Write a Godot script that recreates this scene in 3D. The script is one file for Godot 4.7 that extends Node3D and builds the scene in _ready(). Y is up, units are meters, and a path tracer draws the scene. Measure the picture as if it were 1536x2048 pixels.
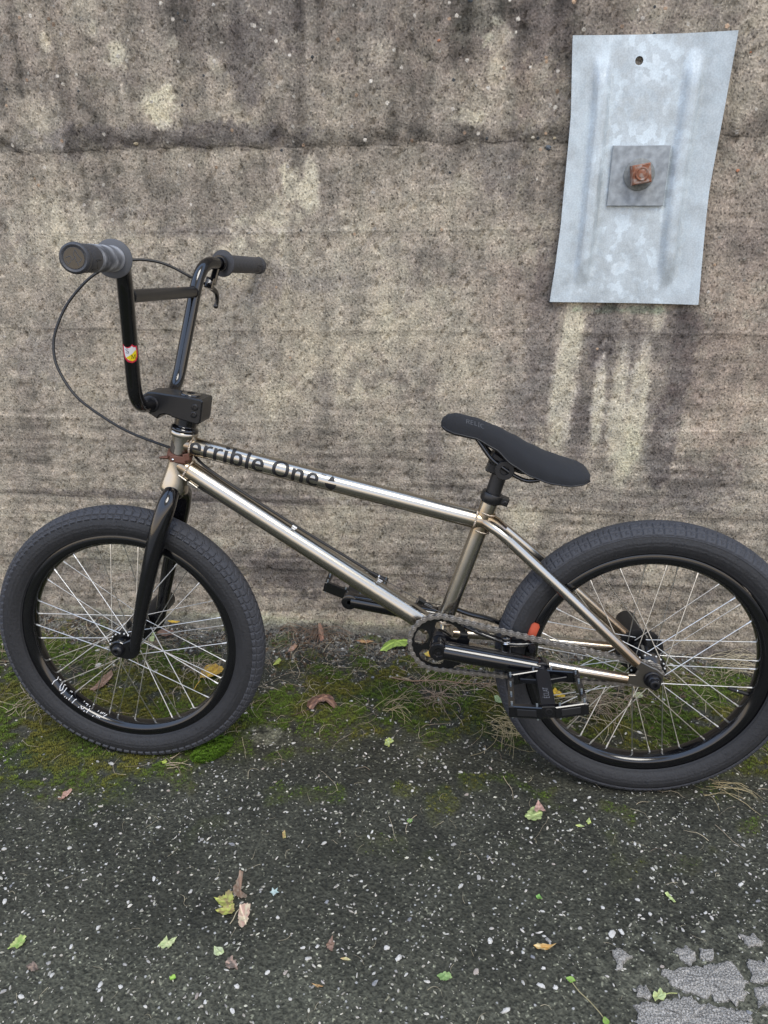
extends Node3D
# A raw steel BMX bicycle leaning on a stained concrete wall. World: wall face z = 0, ground y = 0, metres.

const OFF := Vector3(0.47, 0.2605, 0.0)      # bicycle parts are drawn from the rear axle; the root stands on the ground
const FRONT_AXLE_X := -0.9415
const HEAD_ANGLE := 1.3071
const BB := Vector3(-0.359, 0.0385, 0.0)
const SPROCKET_Z := 0.0414
const TEX_X0 := -0.75
const TEX_W := 2.2
const WALL_H := 1.5
const G_X0 := -0.8
const G_W := 2.1
const G_Z0 := -0.02
const G_D := 1.2

var mat := {}
var taken := {}
var rng := RandomNumberGenerator.new()
var n_big := FastNoiseLite.new()
var n_mid := FastNoiseLite.new()
var n_fine := FastNoiseLite.new()
var stain_cells := PackedFloat32Array()

# ------------------------------------------------------------------ mesh builder
class MB:
	var v := PackedVector3Array()
	var n := PackedVector3Array()
	var uv := PackedVector2Array()
	var col := PackedColorArray()
	var idx := PackedInt32Array()

	func add(p: Vector3, nn: Vector3, u := Vector2.ZERO, c := Color.WHITE) -> int:
		v.append(p); n.append(nn); uv.append(u); col.append(c)
		return v.size() - 1

	func tri(a: int, b: int, c: int) -> void:
		var g := (v[c] - v[a]).cross(v[b] - v[a])
		if g.dot(n[a] + n[b] + n[c]) < 0.0:
			idx.append_array([a, c, b])
		else:
			idx.append_array([a, b, c])

	func quad(a: int, b: int, c: int, d: int) -> void:
		tri(a, b, c); tri(a, c, d)

	func face(pts: Array, c := Color.WHITE) -> void:      # flat convex face; its normal is taken from the order (counter-clockwise seen from outside)
		var nn: Vector3 = ((pts[1] - pts[0]) as Vector3).cross(pts[2] - pts[0]).normalized()
		var ids := []
		for p in pts:
			ids.append(add(p, nn, Vector2(p.x, p.y), c))
		for k in range(1, pts.size() - 1):
			tri(ids[0], ids[k], ids[k + 1])

	func tube(pts: Array, rad, sides := 12, caps := true, cols = null, flat := 1.0, flat_dir := Vector3.ZERO) -> void:
		var m := pts.size()
		var t0: Vector3 = (pts[1] - pts[0]).normalized()
		var side := flat_dir if flat_dir != Vector3.ZERO else (Vector3.UP if absf(t0.y) < 0.9 else Vector3.RIGHT)
		var prev := PackedInt32Array()
		var along := 0.0
		for i in m:
			var t: Vector3
			if i == 0: t = (pts[1] - pts[0]).normalized()
			elif i == m - 1: t = (pts[m - 1] - pts[m - 2]).normalized()
			else: t = ((pts[i + 1] - pts[i]).normalized() + (pts[i] - pts[i - 1]).normalized()).normalized()
			side = (side - t * side.dot(t)).normalized()
			var other := t.cross(side)
			var r: float = rad[i] if rad is Array else rad
			if i > 0: along += (pts[i] - pts[i - 1]).length()
			var c: Color = cols[i] if cols != null else Color.WHITE
			var ring := PackedInt32Array()
			for k in sides + 1:
				var a := TAU * k / sides
				var d := side * cos(a) * flat + other * sin(a)
				ring.append(add(pts[i] + d * r, (side * cos(a) / flat + other * sin(a)).normalized(), Vector2(float(k) / sides, along), c))
			if i > 0:
				for k in sides:
					quad(prev[k], prev[k + 1], ring[k + 1], ring[k])
			prev = ring
			if caps and (i == 0 or i == m - 1):
				var nn := -t if i == 0 else t
				var mid := add(pts[i], nn, Vector2.ZERO, c)
				var rim := PackedInt32Array()
				for k in sides + 1:
					rim.append(add(v[ring[k]], nn, Vector2.ZERO, c))
				for k in sides:
					tri(mid, rim[k], rim[k + 1])

	func lathe(profile: Array, xf: Transform3D, segs := 24, a0 := 0.0, a1 := TAU) -> void:   # profile of (radius, height along z)
		var m := profile.size()
		var ns := []
		for i in m - 1:
			var d: Vector2 = (profile[i + 1] - profile[i])
			ns.append(Vector2(d.y, -d.x).normalized())
		for i in m - 1:
			if (profile[i + 1] - profile[i]).length() < 1e-7: continue
			var na: Vector2 = ns[i]
			var nb: Vector2 = ns[i]
			if i > 0 and ns[i].dot(ns[i - 1]) > 0.7: na = (ns[i] + ns[i - 1]).normalized()
			if i < m - 2 and ns[i].dot(ns[i + 1]) > 0.7: nb = (ns[i] + ns[i + 1]).normalized()
			var ra := PackedInt32Array()
			var rb := PackedInt32Array()
			for k in segs + 1:
				var a := a0 + (a1 - a0) * k / segs
				var e := Vector3(cos(a), sin(a), 0)
				var p: Vector2 = profile[i]
				var q: Vector2 = profile[i + 1]
				ra.append(add(xf * (e * p.x + Vector3(0, 0, p.y)), xf.basis * (e * na.x + Vector3(0, 0, na.y)), Vector2(float(k) / segs * 0.2, p.y)))
				rb.append(add(xf * (e * q.x + Vector3(0, 0, q.y)), xf.basis * (e * nb.x + Vector3(0, 0, nb.y)), Vector2(float(k) / segs * 0.2, q.y)))
			for k in segs:
				quad(ra[k], ra[k + 1], rb[k + 1], rb[k])

	func prism(poly: Array, h0: float, h1: float, bevel: float, xf := Transform3D.IDENTITY) -> void:   # polygon in xy, extruded along z, chamfered
		var ps := PackedVector2Array(poly)
		if Geometry2D.is_polygon_clockwise(ps):
			ps.reverse()
		# Godot calls y-down polygons clockwise: make the area positive in y-up terms
		var area := 0.0
		for i in ps.size():
			area += ps[i].cross(ps[(i + 1) % ps.size()])
		if area < 0: ps.reverse()
		var k := ps.size()
		var inner := PackedVector2Array()
		for i in k:
			var e0 := (ps[i] - ps[(i + k - 1) % k]).normalized()
			var e1 := (ps[(i + 1) % k] - ps[i]).normalized()
			var n0 := Vector2(-e0.y, e0.x)
			var n1 := Vector2(-e1.y, e1.x)
			var mm := (n0 + n1).normalized()
			inner.append(ps[i] + mm * bevel / maxf(0.4, mm.dot(n0)))
		var lv := [[inner, h0], [ps, h0 + bevel], [ps, h1 - bevel], [inner, h1]]
		if bevel <= 0.0: lv = [[ps, h0], [ps, h1]]
		for j in lv.size() - 1:
			for i in k:
				var i2 := (i + 1) % k
				var e := (ps[i2] - ps[i]).normalized()
				var out := Vector3(e.y, -e.x, 0)
				if bevel > 0.0:
					if j == 0: out = (out + Vector3(0, 0, -1)).normalized()
					if j == 2: out = (out + Vector3(0, 0, 1)).normalized()
				out = (xf.basis * out).normalized()
				var a: Vector2 = lv[j][0][i]
				var b: Vector2 = lv[j][0][i2]
				var c: Vector2 = lv[j + 1][0][i2]
				var d: Vector2 = lv[j + 1][0][i]
				var za: float = lv[j][1]
				var zb: float = lv[j + 1][1]
				quad(add(xf * Vector3(a.x, a.y, za), out, a), add(xf * Vector3(b.x, b.y, za), out, b), add(xf * Vector3(c.x, c.y, zb), out, c), add(xf * Vector3(d.x, d.y, zb), out, d))
		var tr := Geometry2D.triangulate_polygon(lv[0][0])
		for end in 2:
			var z: float = lv[0][1] if end == 0 else lv[-1][1]
			var nn := (xf.basis * Vector3(0, 0, -1 if end == 0 else 1)).normalized()
			var ids := []
			for p in lv[0][0]:
				ids.append(add(xf * Vector3(p.x, p.y, z), nn, p))
			for t in range(0, tr.size(), 3):
				tri(ids[tr[t]], ids[tr[t + 1]], ids[tr[t + 2]])

	func box(c: Vector3, size: Vector3, bevel := 0.001, basis := Basis.IDENTITY) -> void:
		var h := size / 2
		prism([Vector2(-h.x, -h.y), Vector2(h.x, -h.y), Vector2(h.x, h.y), Vector2(-h.x, h.y)], -h.z, h.z, bevel, Transform3D(basis, c))

	func grid(pos: Array, nu: int, nv: int, wrap_u := false, uvs = null, cols = null, flip := false) -> void:   # pos[i * nv + j]
		var base := v.size()
		for i in nu:
			for j in nv:
				var ip := (i + 1) % nu if wrap_u else mini(i + 1, nu - 1)
				var im := (i + nu - 1) % nu if wrap_u else maxi(i - 1, 0)
				var jp := mini(j + 1, nv - 1)
				var jm := maxi(j - 1, 0)
				var du: Vector3 = pos[ip * nv + j] - pos[im * nv + j]
				var dv: Vector3 = pos[i * nv + jp] - pos[i * nv + jm]
				var nn := du.cross(dv).normalized()
				if flip: nn = -nn
				var k := i * nv + j
				add(pos[k], nn, uvs[k] if uvs != null else Vector2(float(i) / nu, float(j) / nv), cols[k] if cols != null else Color.WHITE)
		for i in (nu if wrap_u else nu - 1):
			var i2 := (i + 1) % nu
			for j in nv - 1:
				quad(base + i * nv + j, base + i2 * nv + j, base + i2 * nv + j + 1, base + i * nv + j + 1)

	func ball(c: Vector3, r: float, segs := 8, squash := 1.0) -> void:
		var prof := []
		for i in range(0, segs / 2 + 1):
			var a := PI * i / (segs / 2) - PI / 2
			prof.append(Vector2(maxf(1e-5, r * cos(a)), r * squash * sin(a)))
		lathe(prof, Transform3D(Basis.IDENTITY, c), segs)

	func mesh() -> ArrayMesh:
		var a := []
		a.resize(Mesh.ARRAY_MAX)
		a[Mesh.ARRAY_VERTEX] = v
		a[Mesh.ARRAY_NORMAL] = n
		a[Mesh.ARRAY_TEX_UV] = uv
		a[Mesh.ARRAY_COLOR] = col
		a[Mesh.ARRAY_INDEX] = idx
		var m := ArrayMesh.new()
		m.add_surface_from_arrays(Mesh.PRIMITIVE_TRIANGLES, a)
		return m

# ------------------------------------------------------------------ naming
func numbered(called: String) -> String:
	var k: int = taken.get(called, -1) + 1
	taken[called] = k
	return called if k == 0 else "%s_%03d" % [called, k]

func obj(called: String, mb: MB, m: Material, parent: Node3D = self, xf := Transform3D.IDENTITY) -> MeshInstance3D:
	var o := MeshInstance3D.new()
	o.name = numbered(called) if parent == self else called
	o.mesh = mb.mesh()
	o.material_override = m
	o.transform = xf
	parent.add_child(o, true)
	return o

func inst(called: String, me: Mesh, m: Material, parent: Node3D, xf: Transform3D) -> MeshInstance3D:
	var o := MeshInstance3D.new()
	o.name = called
	o.mesh = me
	o.material_override = m
	o.transform = xf
	parent.add_child(o, true)
	return o

func part(called: String, parent: Node3D, xf := Transform3D.IDENTITY) -> Node3D:
	var o := Node3D.new()
	o.name = numbered(called) if parent == self else called
	o.transform = xf
	parent.add_child(o, true)
	return o

func tag(o: Node, label: String, category: String, group := "") -> void:
	o.set_meta("label", label)
	o.set_meta("category", category)
	if group: o.set_meta("group", group)

func axis_xf(p: Vector3, d: Vector3) -> Transform3D:
	var z := d.normalized()
	var x := (Vector3.UP if absf(z.y) < 0.9 else Vector3.RIGHT).cross(z).normalized()
	return Transform3D(Basis(x, z.cross(x), z), p)

func smooth_path(ctrl: Array, radii: Array, steps := 7) -> Array:    # a polyline with its corners rounded
	var out := [ctrl[0]]
	for i in range(1, ctrl.size() - 1):
		var a: Vector3 = ctrl[i - 1]
		var b: Vector3 = ctrl[i]
		var c: Vector3 = ctrl[i + 1]
		var r: float = radii[i - 1] if radii.size() > 1 else radii[0]
		var p: Vector3 = b + (a - b).normalized() * minf(r, (a - b).length() * 0.49)
		var q: Vector3 = b + (c - b).normalized() * minf(r, (c - b).length() * 0.49)
		for k in steps + 1:
			var t := float(k) / steps
			out.append(p.lerp(b, t).lerp(b.lerp(q, t), t))
	out.append(ctrl[-1])
	return out

func curve_path(ctrl: Array, per := 6) -> Array:     # Catmull-Rom through the points
	var out := []
	for i in ctrl.size() - 1:
		var p0: Vector3 = ctrl[maxi(i - 1, 0)]
		var p3: Vector3 = ctrl[mini(i + 2, ctrl.size() - 1)]
		for k in per:
			out.append((ctrl[i] as Vector3).cubic_interpolate(ctrl[i + 1], p0, p3, float(k) / per))
	out.append(ctrl[-1])
	return out

func sample(xs: Array, ys: Array, x: float) -> float:
	if x <= xs[0]: return ys[0]
	for i in xs.size() - 1:
		if x <= xs[i + 1]:
			var t: float = (x - xs[i]) / (xs[i + 1] - xs[i])
			t = lerpf(t, t * t * (3 - 2 * t), 0.35)
			return lerpf(ys[i], ys[i + 1], t)
	return ys[-1]

# ------------------------------------------------------------------ flat print: text and emblems laid on a surface
func text_tris(text: String, cap: float, serif := false, thin := 0.0) -> PackedVector2Array:
	var f := SystemFont.new()
	f.font_names = PackedStringArray(["Droid Serif" if serif else "Droid Sans"])
	var t := TextMesh.new()
	t.text = text
	if thin != 0.0:
		var fv := FontVariation.new()
		fv.base_font = f
		fv.variation_embolden = thin
		t.font = fv
	else:
		t.font = f
	t.font_size = 64
	t.pixel_size = cap / (64.0 * 0.714)
	t.depth = 0.0
	t.curve_step = 1.0
	t.horizontal_alignment = HORIZONTAL_ALIGNMENT_LEFT
	t.vertical_alignment = VERTICAL_ALIGNMENT_BOTTOM
	var arr := t.get_mesh_arrays()
	var vs: PackedVector3Array = arr[Mesh.ARRAY_VERTEX]
	var ids: PackedInt32Array = arr[Mesh.ARRAY_INDEX] if arr[Mesh.ARRAY_INDEX] != null else PackedInt32Array()
	var out := PackedVector2Array()
	if ids.size():
		for i in ids: out.append(Vector2(vs[i].x, vs[i].y))
	else:
		for p in vs: out.append(Vector2(p.x, p.y))
	var lo := Vector2(1e9, 1e9)
	for p in out: lo = lo.min(p)
	for i in out.size(): out[i] -= lo
	return out

func poly_tris(poly: Array) -> PackedVector2Array:
	var ps := PackedVector2Array(poly)
	var out := PackedVector2Array()
	for i in Geometry2D.triangulate_polygon(ps): out.append(ps[i])
	return out

func lay(mb: MB, tris: PackedVector2Array, lim: float, to_surface: Callable) -> void:   # to_surface(Vector2) gives [point, normal]
	var todo := tris
	for pass_ in 7:
		var nxt := PackedVector2Array()
		var split := false
		for i in range(0, todo.size(), 3):
			var a := todo[i]
			var b := todo[i + 1]
			var c := todo[i + 2]
			var la := a.distance_to(b)
			var lb := b.distance_to(c)
			var lc := c.distance_to(a)
			var m := maxf(la, maxf(lb, lc))
			if m <= lim:
				nxt.append_array([a, b, c]); continue
			split = true
			if m == la: nxt.append_array([a, (a + b) / 2, c, (a + b) / 2, b, c])
			elif m == lb: nxt.append_array([a, b, (b + c) / 2, a, (b + c) / 2, c])
			else: nxt.append_array([a, b, (c + a) / 2, b, c, (c + a) / 2])
		todo = nxt
		if not split: break
	for i in range(0, todo.size(), 3):
		var ids := []
		for k in 3:
			var r: Array = to_surface.call(todo[i + k])
			ids.append(mb.add(r[0], r[1]))
		mb.tri(ids[0], ids[1], ids[2])

func on_tube(p0: Vector3, axis: Vector3, facing: Vector3, r: float) -> Callable:   # x runs along the axis, y round the tube
	var ax := axis.normalized()
	var fz := (facing - ax * facing.dot(ax)).normalized()
	var fy := fz.cross(ax)
	return func(q: Vector2) -> Array:
		var a := q.y / r
		var d := fz * cos(a) + fy * sin(a)
		return [p0 + ax * q.x + d * r, d]

# ------------------------------------------------------------------ materials
func std(c: Color, rough: float, metal := 0.0) -> StandardMaterial3D:
	var m := StandardMaterial3D.new()
	m.albedo_color = c
	m.roughness = rough
	m.metallic = metal
	return m

func noise(kind: int, freq: float, seed_: int, oct := 3) -> FastNoiseLite:
	var f := FastNoiseLite.new()
	f.noise_type = kind
	f.frequency = freq
	f.seed = seed_
	f.fractal_octaves = oct
	f.fractal_type = FastNoiseLite.FRACTAL_FBM if oct > 1 else FastNoiseLite.FRACTAL_NONE
	return f

func cells(freq: float, seed_: int, w: int, h: int) -> PackedByteArray:     # sand: every grain has a tone of its own
	var f := noise(FastNoiseLite.TYPE_CELLULAR, freq, seed_, 1)
	f.cellular_return_type = FastNoiseLite.RETURN_CELL_VALUE
	f.cellular_jitter = 1.1
	return f.get_image(w, h).get_data()

func fine_normal(size: int, freq: float, strength: float, seed_: int, stretch := 1) -> ImageTexture:
	var im := noise(FastNoiseLite.TYPE_SIMPLEX, freq, seed_, 3).get_seamless_image(size, size)
	if stretch > 1:
		im.resize(size, size / stretch)
		im.resize(size, size)
		im.crop(size, size)
	im.bump_map_to_normal_map(strength)
	return ImageTexture.create_from_image(im)

func tri(m: StandardMaterial3D, scale: float) -> StandardMaterial3D:
	m.uv1_triplanar = true
	m.uv1_scale = Vector3.ONE * scale
	return m

func lin(r: float, g: float, b: float) -> Color:
	return Color(r, g, b).linear_to_srgb()

func build_materials() -> void:
	var steel := std(lin(0.47, 0.440, 0.385), 0.24, 1.0)
	steel.vertex_color_use_as_albedo = true
	steel.clearcoat_enabled = true
	steel.clearcoat = 0.2
	steel.clearcoat_roughness = 0.12
	steel.normal_enabled = true
	steel.normal_texture = fine_normal(256, 0.02, 1.5, 7)
	steel.normal_scale = 0.05
	tri(steel, 6.0)
	mat.steel = steel
	var gloss := std(lin(0.0045, 0.0045, 0.0055), 0.13)
	gloss.clearcoat_enabled = true
	gloss.clearcoat = 0.5
	gloss.clearcoat_roughness = 0.06
	mat.gloss = gloss
	mat.black = std(lin(0.0075, 0.0075, 0.0085), 0.34)
	mat.anod = std(lin(0.010, 0.010, 0.012), 0.34, 0.2)
	mat.satin = std(lin(0.009, 0.009, 0.010), 0.46)
	mat.rim = std(lin(0.0035, 0.0036, 0.0045), 0.15)
	mat.rim.clearcoat_enabled = true
	mat.rim.clearcoat = 0.4
	mat.rim.clearcoat_roughness = 0.12
	var rub := std(lin(0.024, 0.0245, 0.027), 0.66)
	rub.metallic_specular = 0.45
	rub.normal_enabled = true
	rub.normal_texture = fine_normal(256, 0.06, 4.0, 21)
	rub.normal_scale = 0.35
	var rdust := NoiseTexture2D.new()
	rdust.noise = noise(FastNoiseLite.TYPE_SIMPLEX, 0.012, 61, 5)
	rdust.width = 512; rdust.height = 512; rdust.seamless = true
	var rg := Gradient.new()
	rg.set_color(0, Color(0.86, 0.86, 0.86)); rg.set_color(1, Color(1, 1, 1))
	rdust.color_ramp = rg
	rub.albedo_texture = rdust
	tri(rub, 9.0)
	mat.rubber = rub
	mat.tread = rub.duplicate()
	mat.tread.albedo_color = lin(0.050, 0.052, 0.060)
	mat.tread.roughness = 0.7
	var grip := std(lin(0.046, 0.047, 0.052), 0.5)
	grip.normal_enabled = true
	grip.normal_texture = rub.normal_texture
	grip.normal_scale = 0.3
	tri(grip, 20.0)
	mat.grip = grip
	var chalk := NoiseTexture2D.new()
	chalk.noise = noise(FastNoiseLite.TYPE_SIMPLEX, 0.008, 33, 5)
	chalk.width = 256; chalk.height = 256; chalk.seamless = true
	var cg := Gradient.new()
	cg.set_color(0, lin(0.07, 0.072, 0.078)); cg.set_color(1, lin(0.40, 0.405, 0.42))
	cg.set_offset(0, 0.3); cg.set_offset(1, 0.75)
	chalk.color_ramp = cg
	mat.grip_worn = tri(std(Color.WHITE, 0.85), 11.0)
	mat.grip_worn.albedo_texture = chalk
	mat.flange = tri(std(lin(0.085, 0.088, 0.096), 0.7), 20.0)
	var seat := std(lin(0.0135, 0.0145, 0.0170), 0.92)
	seat.rim_enabled = true
	seat.rim = 0.2
	seat.normal_enabled = true
	seat.normal_texture = fine_normal(256, 0.16, 6.0, 9)
	seat.normal_scale = 0.5
	tri(seat, 40.0)
	mat.seat = seat
	mat.seat_print = std(lin(0.085, 0.088, 0.095), 0.8)
	mat.spoke = std(lin(0.82, 0.81, 0.78), 0.28, 1.0)
	mat.chrome = std(lin(0.75, 0.75, 0.75), 0.16, 1.0)
	mat.chain = std(lin(0.27, 0.25, 0.225), 0.45, 0.8)
	mat.chain_pin = std(lin(0.45, 0.43, 0.40), 0.35, 0.9)
	mat.dark_steel = std(lin(0.10, 0.095, 0.09), 0.38, 0.85)
	mat.ink = std(lin(0.005, 0.005, 0.006), 0.5)
	mat.white = std(lin(0.80, 0.80, 0.80), 0.4)
	mat.red = std(lin(0.62, 0.03, 0.06), 0.35)
	mat.yellow = std(lin(0.88, 0.70, 0.02), 0.35)
	mat.navy = std(lin(0.08, 0.07, 0.16), 0.4)
	mat.orange = std(lin(0.48, 0.085, 0.04), 0.6)
	var lea := std(lin(0.13, 0.055, 0.035), 0.6)
	lea.normal_enabled = true
	lea.normal_texture = rub.normal_texture
	lea.normal_scale = 0.6
	tri(lea, 30.0)
	mat.leather = lea
	mat.leaf = std(Color.WHITE, 0.65)
	mat.leaf.vertex_color_use_as_albedo = true
	mat.leaf.backlight_enabled = true
	mat.leaf.backlight = Color(0.25, 0.25, 0.2)
	mat.straw = std(Color.WHITE, 0.8)
	mat.straw.vertex_color_use_as_albedo = true
	mat.moss = std(Color.WHITE, 0.9)
	mat.moss.vertex_color_use_as_albedo = true
	mat.stone = tri(std(Color.WHITE, 0.85), 60.0)
	var sn := NoiseTexture2D.new()
	sn.noise = noise(FastNoiseLite.TYPE_SIMPLEX, 0.03, 71, 4)
	sn.width = 128; sn.height = 128; sn.seamless = true
	var sg := Gradient.new()
	sg.set_color(0, Color(0.72, 0.72, 0.72)); sg.set_color(1, Color(1, 1, 1))
	sn.color_ramp = sg
	mat.stone.albedo_texture = sn
	mat.stone.vertex_color_use_as_albedo = true

# ------------------------------------------------------------------ concrete wall
func wall_stains_and_shade() -> Array:      # x, y, half width, half height (photo measures turned into metres), kind (0 dark stain and painted shade, 1 pale lichen and lime, 2 warm brown, 3 green), strength
	return [
		[-0.07, 1.192, 0.032, 0.032, 1, 1.0], [-0.05, 1.224, 0.014, 0.015, 1, 0.7], [-0.143, 1.284, 0.026, 0.02, 1, 0.8], [-0.184, 1.33, 0.010, 0.014, 1, 0.5], [-0.285, 1.315, 0.014, 0.016, 1, 0.6],
		[-0.03, 1.30, 0.012, 0.010, 1, 0.5], [0.192, 1.056, 0.026, 0.03, 1, 0.75], [0.224, 1.043, 0.02, 0.052, 1, 0.8], [0.165, 1.0, 0.028, 0.034, 1, 0.5], [0.05, 1.258, 0.014, 0.015, 1, 0.4],
		[0.37, 1.275, 0.028, 0.022, 1, 0.35], [0.585, 1.29, 0.02, 0.024, 1, 0.55], [0.585, 1.245, 0.018, 0.026, 1, 0.5], [0.41, 1.335, 0.014, 0.022, 1, 0.3], [0.535, 1.162, 0.026, 0.014, 1, 0.6],
		[0.53, 1.05, 0.02, 0.022, 1, 0.35], [0.60, 0.96, 0.02, 0.014, 1, 0.25], [0.762, 0.755, 0.021, 0.095, 1, 1.0], [0.752, 0.62, 0.026, 0.11, 1, 0.9], [0.828, 0.62, 0.014, 0.10, 1, 0.85],
		[0.868, 0.61, 0.018, 0.12, 1, 0.95], [0.908, 0.61, 0.020, 0.13, 1, 0.9], [0.890, 0.50, 0.018, 0.09, 1, 0.7], [0.93, 0.80, 0.012, 0.04, 1, 0.6],
		[-0.2, 1.36, 0.04, 0.03, 1, 0.3], [-0.33, 1.17, 0.05, 0.06, 1, 0.35], [0.06, 0.90, 0.06, 0.04, 1, 0.35], [0.11, 0.97, 0.05, 0.03, 1, 0.4],
		[0.20, 0.80, 0.28, 0.17, 1, 0.30], [-0.31, 0.96, 0.14, 0.07, 1, 0.38], [0.50, 0.74, 0.22, 0.12, 1, 0.22], [-0.42, 0.70, 0.10, 0.1, 1, 0.15], [0.12, 0.58, 0.3, 0.07, 1, 0.15],
		[0.26, 0.345, 0.05, 0.07, 1, 0.35], [0.68, 0.34, 0.05, 0.05, 1, 0.5], [0.98, 0.30, 0.04, 0.06, 1, 0.35], [0.90, 0.28, 0.05, 0.05, 1, 0.3], [0.05, 0.045, 0.12, 0.02, 1, 0.6], [0.25, 0.055, 0.16, 0.018, 1, 0.45], [0.56, 0.06, 0.14, 0.02, 1, 0.35], [0.02, 0.09, 0.02, 0.012, 1, 0.5],
		[-0.2, 0.25, 0.25, 0.012, 1, 0.4], [-0.35, 0.30, 0.2, 0.008, 1, 0.35],
		[0.108, 1.29, 0.034, 0.11, 0, 0.75], [0.17, 1.34, 0.05, 0.06, 0, 0.5], [-0.10, 1.145, 0.22, 0.020, 0, 0.65], [0.065, 1.14, 0.12, 0.022, 0, 0.6], [-0.34, 1.125, 0.07, 0.014, 0, 0.35],
		[-0.27, 1.13, 0.03, 0.035, 0, 0.5], [0.60, 1.08, 0.04, 0.06, 0, 0.4], [0.66, 1.30, 0.06, 0.06, 0, 0.45], [0.68, 1.17, 0.05, 0.03, 0, 0.4], [0.826, 0.770, 0.034, 0.085, 0, 1.0], [0.885, 0.745, 0.024, 0.06, 0, 0.6], [0.97, 0.76, 0.05, 0.05, 0, 0.4], [0.985, 0.70, 0.022, 0.21, 0, 0.7],
		[0.965, 0.52, 0.03, 0.09, 0, 0.85], [0.70, 0.74, 0.032, 0.20, 0, 0.55], [0.79, 0.56, 0.03, 0.08, 0, 0.55], [0.66, 0.57, 0.04, 0.09, 0, 0.4], [0.13, 0.862, 0.028, 0.05, 0, 0.6], [0.08, 0.84, 0.06, 0.02, 0, 0.4], [0.2, 0.862, 0.14, 0.014, 0, 0.4],  # the spot and smear below the far grip are its painted shadow
		[-0.05, 0.37, 0.5, 0.012, 0, 0.6], [-0.42, 0.70, 0.07, 0.05, 0, 0.45], [-0.05, 0.21, 0.2, 0.04, 0, 0.35], [0.14, 0.17, 0.13, 0.055, 0, 0.7], [0.30, 0.14, 0.1, 0.04, 0, 0.5], [-0.3, 0.16, 0.2, 0.03, 0, 0.35], [0.48, 0.49, 0.02, 0.09, 0, 0.3], [0.24, 0.63, 0.02, 0.05, 0, 0.35],
		[1.06, 0.44, 0.08, 0.06, 0, 0.3], [0.35, 0.022, 1.0, 0.016, 0, 0.6], [0.8, 0.4, 0.3, 0.03, 0, 0.3], [0.2, 1.33, 0.8, 0.10, 0, 0.25], [-0.16, 1.0, 0.06, 0.012, 0, 0.3], [0.0, 0.965, 0.18, 0.010, 0, 0.4], [-0.2, 0.78, 0.02, 0.1, 0, 0.25], [0.05, 0.72, 0.1, 0.05, 0, 0.2], [0.75, 0.16, 0.3, 0.05, 0, 0.4],  # the full-width low band paints the shadow along the wall foot
		[0.95, 0.92, 0.3, 0.3, 0, 0.22], [0.55, 0.33, 0.1, 0.02, 0, 0.3],
		[1.08, 0.68, 0.10, 0.17, 2, 0.6], [1.05, 0.95, 0.09, 0.15, 2, 0.4], [0.64, 0.82, 0.08, 0.09, 2, 0.4], [0.25, 0.045, 0.16, 0.018, 2, 0.5], [0.6, 1.30, 0.25, 0.08, 2, 0.3], [-0.3, 1.3, 0.1, 0.1, 2, 0.2], [0.64, 1.2, 0.02, 0.05, 2, 0.5], [0.7, 0.05, 0.3, 0.03, 2, 0.4],
		[0.86, 0.810, 0.09, 0.007, 3, 0.6], [0.91, 0.50, 0.03, 0.06, 3, 0.12], [0.1, 0.03, 0.7, 0.02, 3, 0.35], [-0.25, 0.2, 0.2, 0.05, 3, 0.2], [0.55, 1.33, 0.06, 0.04, 3, 0.25]]

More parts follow.
